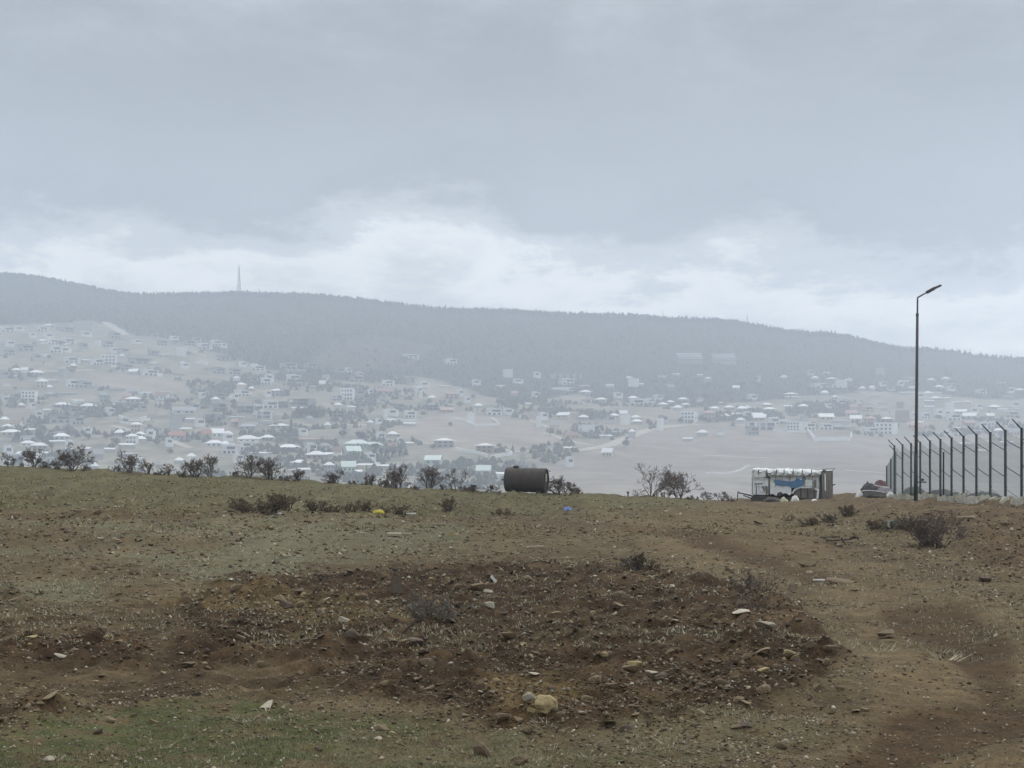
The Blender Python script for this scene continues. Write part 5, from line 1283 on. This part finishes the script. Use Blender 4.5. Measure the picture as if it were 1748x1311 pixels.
    sheet('arch_trim', [(.585, .26), (.60, .25), (.635, .36), (.70, .42), (.86, .425), (.86, .455), (.70, .465), (.63, .41), (.60, .34)], -.03, .03, 'hulk_white')
    sheet('light_panel', [(.77, .49), (.88, .49), (.88, .66), (.77, .66)], -.015, .02, 'hulk_white')
    sheet('torn_strip', [(.93, .10), (.96, .08), (.975, .40), (.95, .42), (.90, .41), (.92, .37), (.945, .36)], -.04, .02, 'hulk_white')
    sheet('torn_strip', [(.935, .60), (.96, .66), (.955, .50), (.93, .47)], -.03, .02, 'hulk_mid')
    sheet('rust_edge', [(.89, .42), (.93, .45), (.93, .68), (.90, .66)], -.02, .02, 'hulk_grey')
    for q in (.27, .35, .45, .55, .77, .88): sheet('seam', [(q, .44), (q + .006, .44), (q + .006, .80), (q, .80)], -.068, .008, 'hulk_grey')
    for q in (.1, .22, .36, .47, .6, .73, .86): sheet('roof_seam', [(q, .82), (q + .012, .82), (q + .02, .97), (q + .006, .97)], -.115, .02, 'hulk_grey')
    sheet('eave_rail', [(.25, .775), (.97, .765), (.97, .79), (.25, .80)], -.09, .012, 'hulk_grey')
    # sill, sagging
    sheet('sill', [(-.01, -.02), (.38, -.04), (.36, .08), (.24, .19), (.0, .17)], -.03, .10, 'hulk_dark')
    sheet('sill', [(.55, -.02), (.86, -.03), (1.0, .02), (1.0, .10), (.62, .12)], -.03, .10, 'hulk_dark')
    MB().bar((L * .93, D * .5, H * .98), (L * 1.05, D * .9, H * .99), .02).build('roof_bar', M['hulk_dark'], e)
    MB().bar((L + .02, D * .92, H * .5), (L + .13, D + .02, H * .52), .03).build('lamp_bracket', M['hulk_dark'], e)
    # drawbar
    MB().bar((.35, .2, H * .12), (-.9, .35, H * .26), .05, .035, 6).bar((.2, .0, H * .05), (-.55, .22, H * .18), .04, .03, 6).build('drawbar', M['hulk_dark'], e)
    MB().bar((-.96, .36, -.06), (-.91, .36, H * .30), .03).build('jack_leg', M['hulk_dark'], e)
    return zb
wreck()
def crumple(name, u, v, wpx, hpx, mat, label, cat, seed, Y=None, flat=.5, dz=0.0):
    """a crushed sheet or bag: folded, pinched grid closed underneath"""
    if Y is None: x, y, z = pix(u, v)
    else: y = Y; x = at_depth(u, Y); z = gz(x, y)
    w = wpx * y / F; h = hpx * y / F; r = random.Random(seed); n = 8; V = []
    for j in range(n):
        for i in range(n):
            fx, fy = i / (n - 1) * 2 - 1, j / (n - 1) * 2 - 1
            d = max(0, 1 - (abs(fx) ** 2.2 + abs(fy) ** 2.2) / 1.7)
            V.append((fx * w / 2 * r.uniform(.82, 1.1), fy * w * flat * r.uniform(.82, 1.1), h * d * r.uniform(.78, 1.08)))
    fs = [(j * n + i, j * n + i + 1, (j + 1) * n + i + 1, (j + 1) * n + i) for j in range(n - 1) for i in range(n - 1)]
    b = len(V); V += [(p[0] * .95, p[1] * .95, -.05) for p in V]; fs += [tuple(q + b for q in reversed(f)) for f in fs]
    rim = [i for i in range(n)] + [j * n + n - 1 for j in range(1, n)] + [(n - 1) * n + i for i in range(n - 2, -1, -1)] + [j * n for j in range(n - 2, 0, -1)]
    fs += [(rim[(k + 1) % len(rim)], rim[k], rim[k] + b, rim[(k + 1) % len(rim)] + b) for k in range(len(rim))]
    o = MB().add(V, fs).build(name, M[mat]); o.location = (x, y, z + dz); o.rotation_euler.z = r.uniform(-.4, .4); tag(o, label, cat); return o
crumple('plastic_bag', 1338, 0, 13, 9, 'scrap_cream', 'cream crumpled bag at the foot of the wreck', 'bag', 3, Y=77.0)
crumple('plastic_bag', 1357, 0, 13, 10, 'scrap_white', 'white torn bag at the foot of the wreck', 'bag', 4, Y=77.2)
crumple('sheet_scrap', 1390, 0, 10, 4, 'scrap_white', 'small white scrap in front of the wreck', 'scrap', 5, Y=76.5)
crumple('soil_bag', 1318, 0, 30, 8, 'hulk_dark', 'dark heap of rusty scrap under the wreck', 'scrap', 6, Y=77.6)

# ------------------------------------------------------------------ street lamp
def lamp():
    Y = 65.0; s = Y / F; x = at_depth(1563, Y); Z = lambda row: EYE + (V0 - row) * s
    zb = gz(x, Y) - .2
    e = empty('street_lamp', (x, Y, zb)); tag(e, 'tall thin dark street lamp with one angled arm by the fence', 'street lamp')
    z = lambda row: Z(row) - zb
    MB().bar((0, 0, 0), (.075, 0, z(537)), .078, .058, 12).build('pole', M['pole'], e, smooth=True)
    MB().bar((.0, 0, 0), (.012, 0, z(775)), .088, .082, 12).build('base_sleeve', M['fence'], e, smooth=True)
    MB().bar((.075, 0, z(538)), (.085, 0, z(508)), .038, .036, 10).build('upper_pole', M['pole'], e)
    MB().bar((.072, 0, z(539)), (.076, 0, z(535)), .068, .062, 12).build('collar', M['pole'], e)
    A = Vector((.085, 0, z(508))); B = Vector((.085 + 18 * s, 0, z(498)))
    MB().bar(A, B, .034, .03, 10).build('arm', M['pole'], e)
    d = (B - A).normalized(); q = math.atan2(d.z, d.x)
    C = B + d * .16
    hd = MB().box(C - d * .04, (.36, .24, .13), ry=-q * 1.0).box(C + d * .24, (.46, .30, .085), ry=-q * .8, taper=.8).build('lamp_head', M['lamp_head'], e)
    MB().box(C + d * .24 + Vector((0.01, 0, -.05)), (.34, .2, .02), ry=-q * .8).build('lens', M['lamp_glass'], hd)
    MB().bar((0, 0, z(508)), (.085, 0, z(508)), .001).mesh('x')
    MB().box((.26, 0, z(823)), (.42, .05, .05)).box((.30, 0, z(819)), (.10, .10, .10)).build('junction_bracket', M['fence'], e)
    MB().box((0, 0, .12), (.34, .34, .2)).build('base_plate', M['concrete'], e)
lamp()

# ------------------------------------------------------------------ fence
def fence():
    N = 12; H = 2.35
    A = Vector((FENCE_A.x, FENCE_A.y, 0)); B = Vector((FENCE_B.x, FENCE_B.y, 0)); step = (B - A) / 11
    def base(i): p = A + step * i; p.z = -.20 + .42 * i / 11 + .0; return p
    e = empty('mesh_fence', base(0)); tag(e, 'dark green welded mesh fence with angled arms on its posts', 'fence')
    post = MB().box((0, 0, H / 2 - .35), (.075, .075, H + .7)).mesh('post'); cap = MB().box((0, 0, H + .012), (.082, .082, .03)).mesh('post_cap')
    arm = MB().bar((0, 0, H - .02), (-.33, -.02, H + .32), .025, .02, 6).mesh('arm')
    clip = MB().box((0, -.045, 0), (.09, .03, .05)).mesh('clip')
    for m in (post, cap, arm, clip): m.materials.append(M['fence'])
    seg = (base(1) - base(0)); l = Vector((seg.x, seg.y, 0)).length; drop = -.34
    # one welded panel: verticals every 5 cm, wires doubled at the two stiffening folds
    pm = MB(); n = 46; top, bot = H - .02, .06
    for i in range(n + 1):
        t = i / n; zz = drop * t; pm.bar((l * t, 0, bot + zz), (l * t, 0, top + zz), .0021, None, 3)
    for k in range(12):
        z = bot + (top - bot) * k / 11; pm.bar((0, .008, z), (l, .008, z + drop), .0021, None, 3)
    folds = MB()
    for z in (top - .28, top - .30, top - 1.22, top - 1.24, bot + .25):
        folds.bar((0, -.03, z), (l, -.03, z + drop), .008, None, 4)
    pmesh = pm.mesh('mesh_panel'); pmesh.materials.append(M['wire']); fm = folds.mesh('stiffening_fold'); fm.materials.append(M['fence'])
    ang = math.atan2(seg.y, seg.x)
    for i in range(N + 2):
        p = base(i) - base(0)
        o = link('post', post, None, e, p); c = link('post_cap', cap, None, o)
        link('arm', arm, None, e, p)
        for z in (.35, 1.1, 1.85): link('clip', clip, None, o, (0, 0, z))
        if i < N + 1:
            g = link('mesh_panel', pmesh, None, e, p); g.rotation_euler.z = ang
            link('stiffening_fold', fm, None, g)
    # corner: the fence turns back behind, its first post shows just beside the corner post
    e2 = empty('mesh_fence', (at_depth(1528.5, 78.5), 78.5, -.45)); tag(e2, 'shorter return of the mesh fence behind its far corner post', 'fence')
    link('post', post, None, e2, (0, 0, 0)); link('arm', arm, None, e2, (0, 0, 0))
    for k in (1, 2): link('post', post, None, e2, (.35 * k, 2.3 * k, -.4 * k))
    for k in (0, 1):
        g = link('mesh_panel', pmesh, None, e2, (.35 * k, 2.3 * k, -.4 * k)); g.rotation_euler.z = math.atan2(2.3, .35)
    for u, Y, lab in ((1613.5, 63.0, 'thin plain green stake behind the middle of the fence'), (1721, 53.5, 'thin plain green stake behind the near end of the fence')):
        x = at_depth(u, Y) + .0; s = Y / F; z0 = gz(x, Y) - .3; z1 = EYE + (V0 - 772.5) * s
        st = empty('fence_stake', (x, Y + .25, z0)); tag(st, lab, 'stake')
        MB().box((0, 0, (z1 - z0) / 2), (.055, .055, z1 - z0)).build('post', M['fence'], st); MB().box((0, 0, z1 - z0 + .01), (.06, .06, .02)).build('post_cap', M['fence'], st)
fence()

# ------------------------------------------------------------------ broken concrete along the fence
def blocks():
    n = 13; r = random.Random(21)
    places = [(1524, 11, 9), (1537, 20, 11), (1556, 17, 9), (1575, 16, 15), (1592, 20, 15), (1610, 17, 12), (1629, 17, 14), (1642, 18, 19), (1661, 20, 16), (1683, 14, 17), (1700, 24, 15), (1719, 20, 18), (1741, 28, 17)]
    names = ['small end piece of broken pale concrete by the rubbish', 'second pale concrete lump from the rubbish end', 'low pale concrete lump left of the lamp post', 'upright pale concrete slab right behind the lamp post foot', 'wide pale concrete lump right of the lamp post',
             'low sloping pale concrete lump under the fence', 'pale concrete lump below the thin stake', 'tall folded pale concrete slab in mid fence', 'broad pale concrete slab right of the tall folded one', 'upright pale slab edge in the near half of the fence',
             'wide broken pale concrete block with a sloping top', 'pale concrete slab second from the frame edge', 'nearest pale concrete block at the frame edge']
    for k, (u, w, h) in enumerate(places):
        t = (u - 1524) / (1741 - 1524); Y = 73.0 - 24.5 * t; s = Y / F; x = at_depth(u, Y)
        zb = EYE - (851.5 + 12.0 * t - V0) * s - .12
        wm, hm = w * s * 1.12, h * s * 1.0 + .12
        m = MB(); dp = .42; nx = 6
        top = [hm * r.uniform(.78, 1.0) for _ in range(nx)]; top[0] *= r.uniform(.7, 1.15)
        V = []
        for i in range(nx):
            fx = (i / (nx - 1) - .5) * wm; yo = r.uniform(-.09, .09)
            V += [(fx, -dp * .55 + yo, 0), (fx + r.uniform(-.03, .03), -dp * .25 + yo, top[i]), (fx, dp * .25 + yo, top[i] * r.uniform(.8, 1)), (fx, dp * .5, 0)]
        fs = []
        for i in range(nx - 1):
            a, b = 4 * i, 4 * i + 4
            fs += [(a, b, b + 1, a + 1), (a + 1, b + 1, b + 2, a + 2), (a + 2, b + 2, b + 3, a + 3), (a + 3, b + 3, b, a)]
        fs += [(0, 1, 2, 3), tuple(4 * nx - 4 + q for q in (3, 2, 1, 0))]
        o = m.add(V, fs).build('concrete_block', M['concrete']); o.location = (x, Y, zb); o.rotation_euler.z = r.uniform(-.2, .2)
        tag(o, names[k], 'concrete block', 'broken concrete along the fence')
blocks()
# ------------------------------------------------------------------ rubbish heap beside the fence, litter on the field
crumple('dark_tarpaulin', 1483, 0, 30, 26, 'tarp', 'dark tarpaulin draped over the rubbish heap by the fence', 'tarpaulin', 31, Y=77.5, flat=.4)
crumple('maroon_cloth', 1503, 0, 34, 27, 'maroon', 'maroon cloth on the rubbish heap by the fence', 'cloth', 32, Y=78.2, flat=.4)
crumple('mauve_cloth', 1512, 0, 36, 20, 'mauve', 'grey-mauve cloth bundle on the rubbish heap by the fence', 'cloth', 33, Y=76.6, flat=.35)
crumple('plastic_bag', 1467, 0, 12, 13, 'scrap_white', 'white torn plastic bag left of the rubbish heap', 'bag', 34, Y=76.0)
crumple('earth_heap', 1492, 0, 58, 11, 'hulk_dark', 'dark low rubbish pile under the white board', 'rubbish', 35, Y=76.0, flat=.3)
crumple('plastic_bag', 1519, 0, 12, 10, 'scrap_white', 'pale crumpled bag where the rubbish meets the concrete', 'bag', 36, Y=75.4)
crumple('dark_heap', 1560, 0, 40, 16, 'tarp', 'dark heap behind the lamp post and fence', 'rubbish', 37, Y=79.0, flat=.3)
crumple('dark_heap', 1610, 0, 70, 15, 'tarp', 'long dark heap behind the middle of the fence', 'rubbish', 38, Y=76.0, flat=.2)
crumple('dark_heap', 1680, 0, 60, 14, 'tarp', 'dark heap behind the near half of the fence', 'rubbish', 39, Y=66.0, flat=.2)
def board(name, u, v, wpx, t, mat, label, cat, rz=0.0, ry=0.0, Y=None, dep=.12, dz=.02, curve=0):
    if Y is None: x, y, z = pix(u, v)
    else: y = Y; x = at_depth(u, Y); z = gz(x, y)
    w = wpx * y / F; V = []; fs = []; n = 7; r = random.Random(int(u * 7 + v))
    for i in range(n):
        f = i / (n - 1) - .5; zz = curve * (1 - 4 * f * f); d = dep * r.uniform(.85, 1.1)
        V += [(f * w, -d / 2, zz), (f * w, d / 2, zz), (f * w, d / 2, zz + t), (f * w, -d / 2, zz + t)]
    for i in range(n - 1):
        a, b = 4 * i, 4 * i + 4
        fs += [(a + k, b + k, b + (k + 1) % 4, a + (k + 1) % 4) for k in range(4)]
    fs += [(0, 1, 2, 3), tuple(4 * n - 4 + k for k in (3, 2, 1, 0))]
    o = MB().add(V, fs).build(name, M[mat]); o.location = (x, y, z + dz); o.rotation_euler = (0, ry, rz); tag(o, label, cat); return o
board('white_board', 1491, 0, 38, .05, 'scrap_white', 'long white bent board on the rubbish heap', 'board', ry=R(4), Y=75.8, dz=.30, curve=.05)
board('white_board', 1505, 0, 24, .05, 'scrap_white', 'short white board higher on the rubbish heap', 'board', ry=R(10), Y=75.9, dz=.55)
board('plank', 913, 938, 32, .02, 'wood', 'pale thin plank lying on bare ground near the centre', 'plank', rz=R(25), ry=R(-3), dep=.05)
board('plank', 673, 916, 24, .05, 'wood', 'pale short wooden board on the sage grass', 'plank', rz=R(5), dep=.3)
board('plank', 694, 916, 14, .02, 'wood', 'thin slat lying beside the short wooden board', 'plank', rz=R(-20), dep=.06)
board('plank', 702, 879, 16, .03, 'scrap_white', 'white flat strip right of the yellow plastic', 'strip', dep=.15)
board('plank', 1649, 887, 32, .03, 'wood', 'long pale strip on the reddish mound', 'plank', dep=.12)
board('plank', 1398, 994, 20, .015, 'scrap_white', 'small greenish-white strip on the track', 'strip', rz=R(-12), dep=.06)
board('wooden_stick', 700, 1082, 34, .022, 'stick', 'dark stick slanting out of the dug soil', 'stick', rz=R(35), ry=R(-38), dep=.022, dz=.05)
board('bone_stone', 841, 999, 13, .03, 'scrap_white', 'small white tube-like scrap standing in the dug soil', 'scrap', ry=R(50), dep=.03, dz=.04)
crumple('plastic_canister', 646, 877, 21, 6, 'scrap_yellow', 'bright yellow plastic piece by the scrub', 'plastic', 51, flat=.35)
crumple('plastic_bag', 969, 872, 13, 7, 'scrap_blue', 'small blue plastic bag on the field', 'bag', 52)
crumple('plastic_bag', 476, 879, 9, 6, 'scrap_white', 'small white bag in front of the scrub row', 'bag', 53)
crumple('plastic_bag', 1125, 853, 8, 10, 'scrap_white', 'white bag at the foot of the tall sapling', 'bag', 54, Y=68.0)
crumple('plastic_bag', 1097, 965, 10, 9, 'scrap_white', 'white scrap beside the dark evergreen scrub', 'bag', 55)
crumple('plastic_bag', 1071, 966, 24, 14, 'tarp', 'black crumpled bag at the edge of the dug soil', 'bag', 59)
crumple('plastic_bag', 700, 833, 12, 6, 'scrap_white', 'blue-white bag between brow shrubs', 'bag', 56, Y=68.5)
crumple('plastic_bag', 655, 833, 14, 7, 'scrap_white', 'white litter heap between brow shrubs', 'bag', 57, Y=68.5)
def teal_box():
    x, y, z = pix(1523, 904); s = y / F
    e = empty('plastic_crate', (x, y, z), .2); tag(e, 'small teal plastic crate half hidden in scrub', 'crate')
    w, h = 15 * s, 13 * s
    for k in range(4):
        MB().box((0, -w * .4, h * (.12 + .25 * k)), (w, .02, h * .16)).build('slat', M['scrap_teal'], e)
    for sx in (-1, 1): MB().box((sx * w * .5, 0, h * .5), (.02, w * .82, h)).build('side', M['scrap_teal'], e)
    MB().box((0, w * .4, h * .5), (w, .02, h)).build('back', M['scrap_teal'], e)
    MB().box((-w * .6, -w * .42, h * .5), (.04, .03, h * 1.1)).build('corner_strip', M['scrap_cream'], e)
teal_box()
def frame():
    x, y, z = pix(1440, 930); s = y / F
    e = empty('rusty_frame', (x, y, z), R(8)); tag(e, 'dark rusty iron frame lying bent on the verge', 'scrap iron')
    MB().bar((-31 * s, 0, .06), (10 * s, .05, .08), .014).build('rail', M['rusty'], e); MB().bar((-26 * s, .5, .10), (12 * s, .55, .11), .012).build('rail', M['rusty'], e)
    MB().bar((10 * s, .05, .08), (30 * s, .1, .12), .016).build('bent_rail', M['rusty'], e)
    MB().bar((-22 * s, 0, .08), (-22 * s, -.3, -.02), .012).bar((-22 * s, -.1, .05), (-22 * s, .5, .10), .012).build('leg', M['rusty'], e)
    MB().bar((-5 * s, -.02, .12), (0, -.1, -.0), .016).build('strut', M['rusty'], e)
    m = MB()
    for k in range(9):
        a0, a1 = R(190 - k * 22), R(190 - (k + 1) * 22)
        m.bar((22 * s + 7 * s * math.cos(a0), .08, .08 + 4.5 * s * math.sin(a0)), (22 * s + 7 * s * math.cos(a1), .08, .08 + 4.5 * s * math.sin(a1)), .018, None, 6)
    m.build('hoop', M['rusty'], e)
frame()
def marker():
    Y = 68.0; x = at_depth(1072, Y); z = gz(x, Y); s = Y / F
    e = empty('marker_post', (x, Y, z)); tag(e, 'tiny dark marker post on the brow right of centre', 'post')
    MB().bar((0, 0, -.1), (0, 0, 9 * s), .035, .03, 6).build('stake', M['stick'], e); MB().box((0, 0, 9 * s), (.11, .08, .07)).build('head', M['stick'], e)
marker()
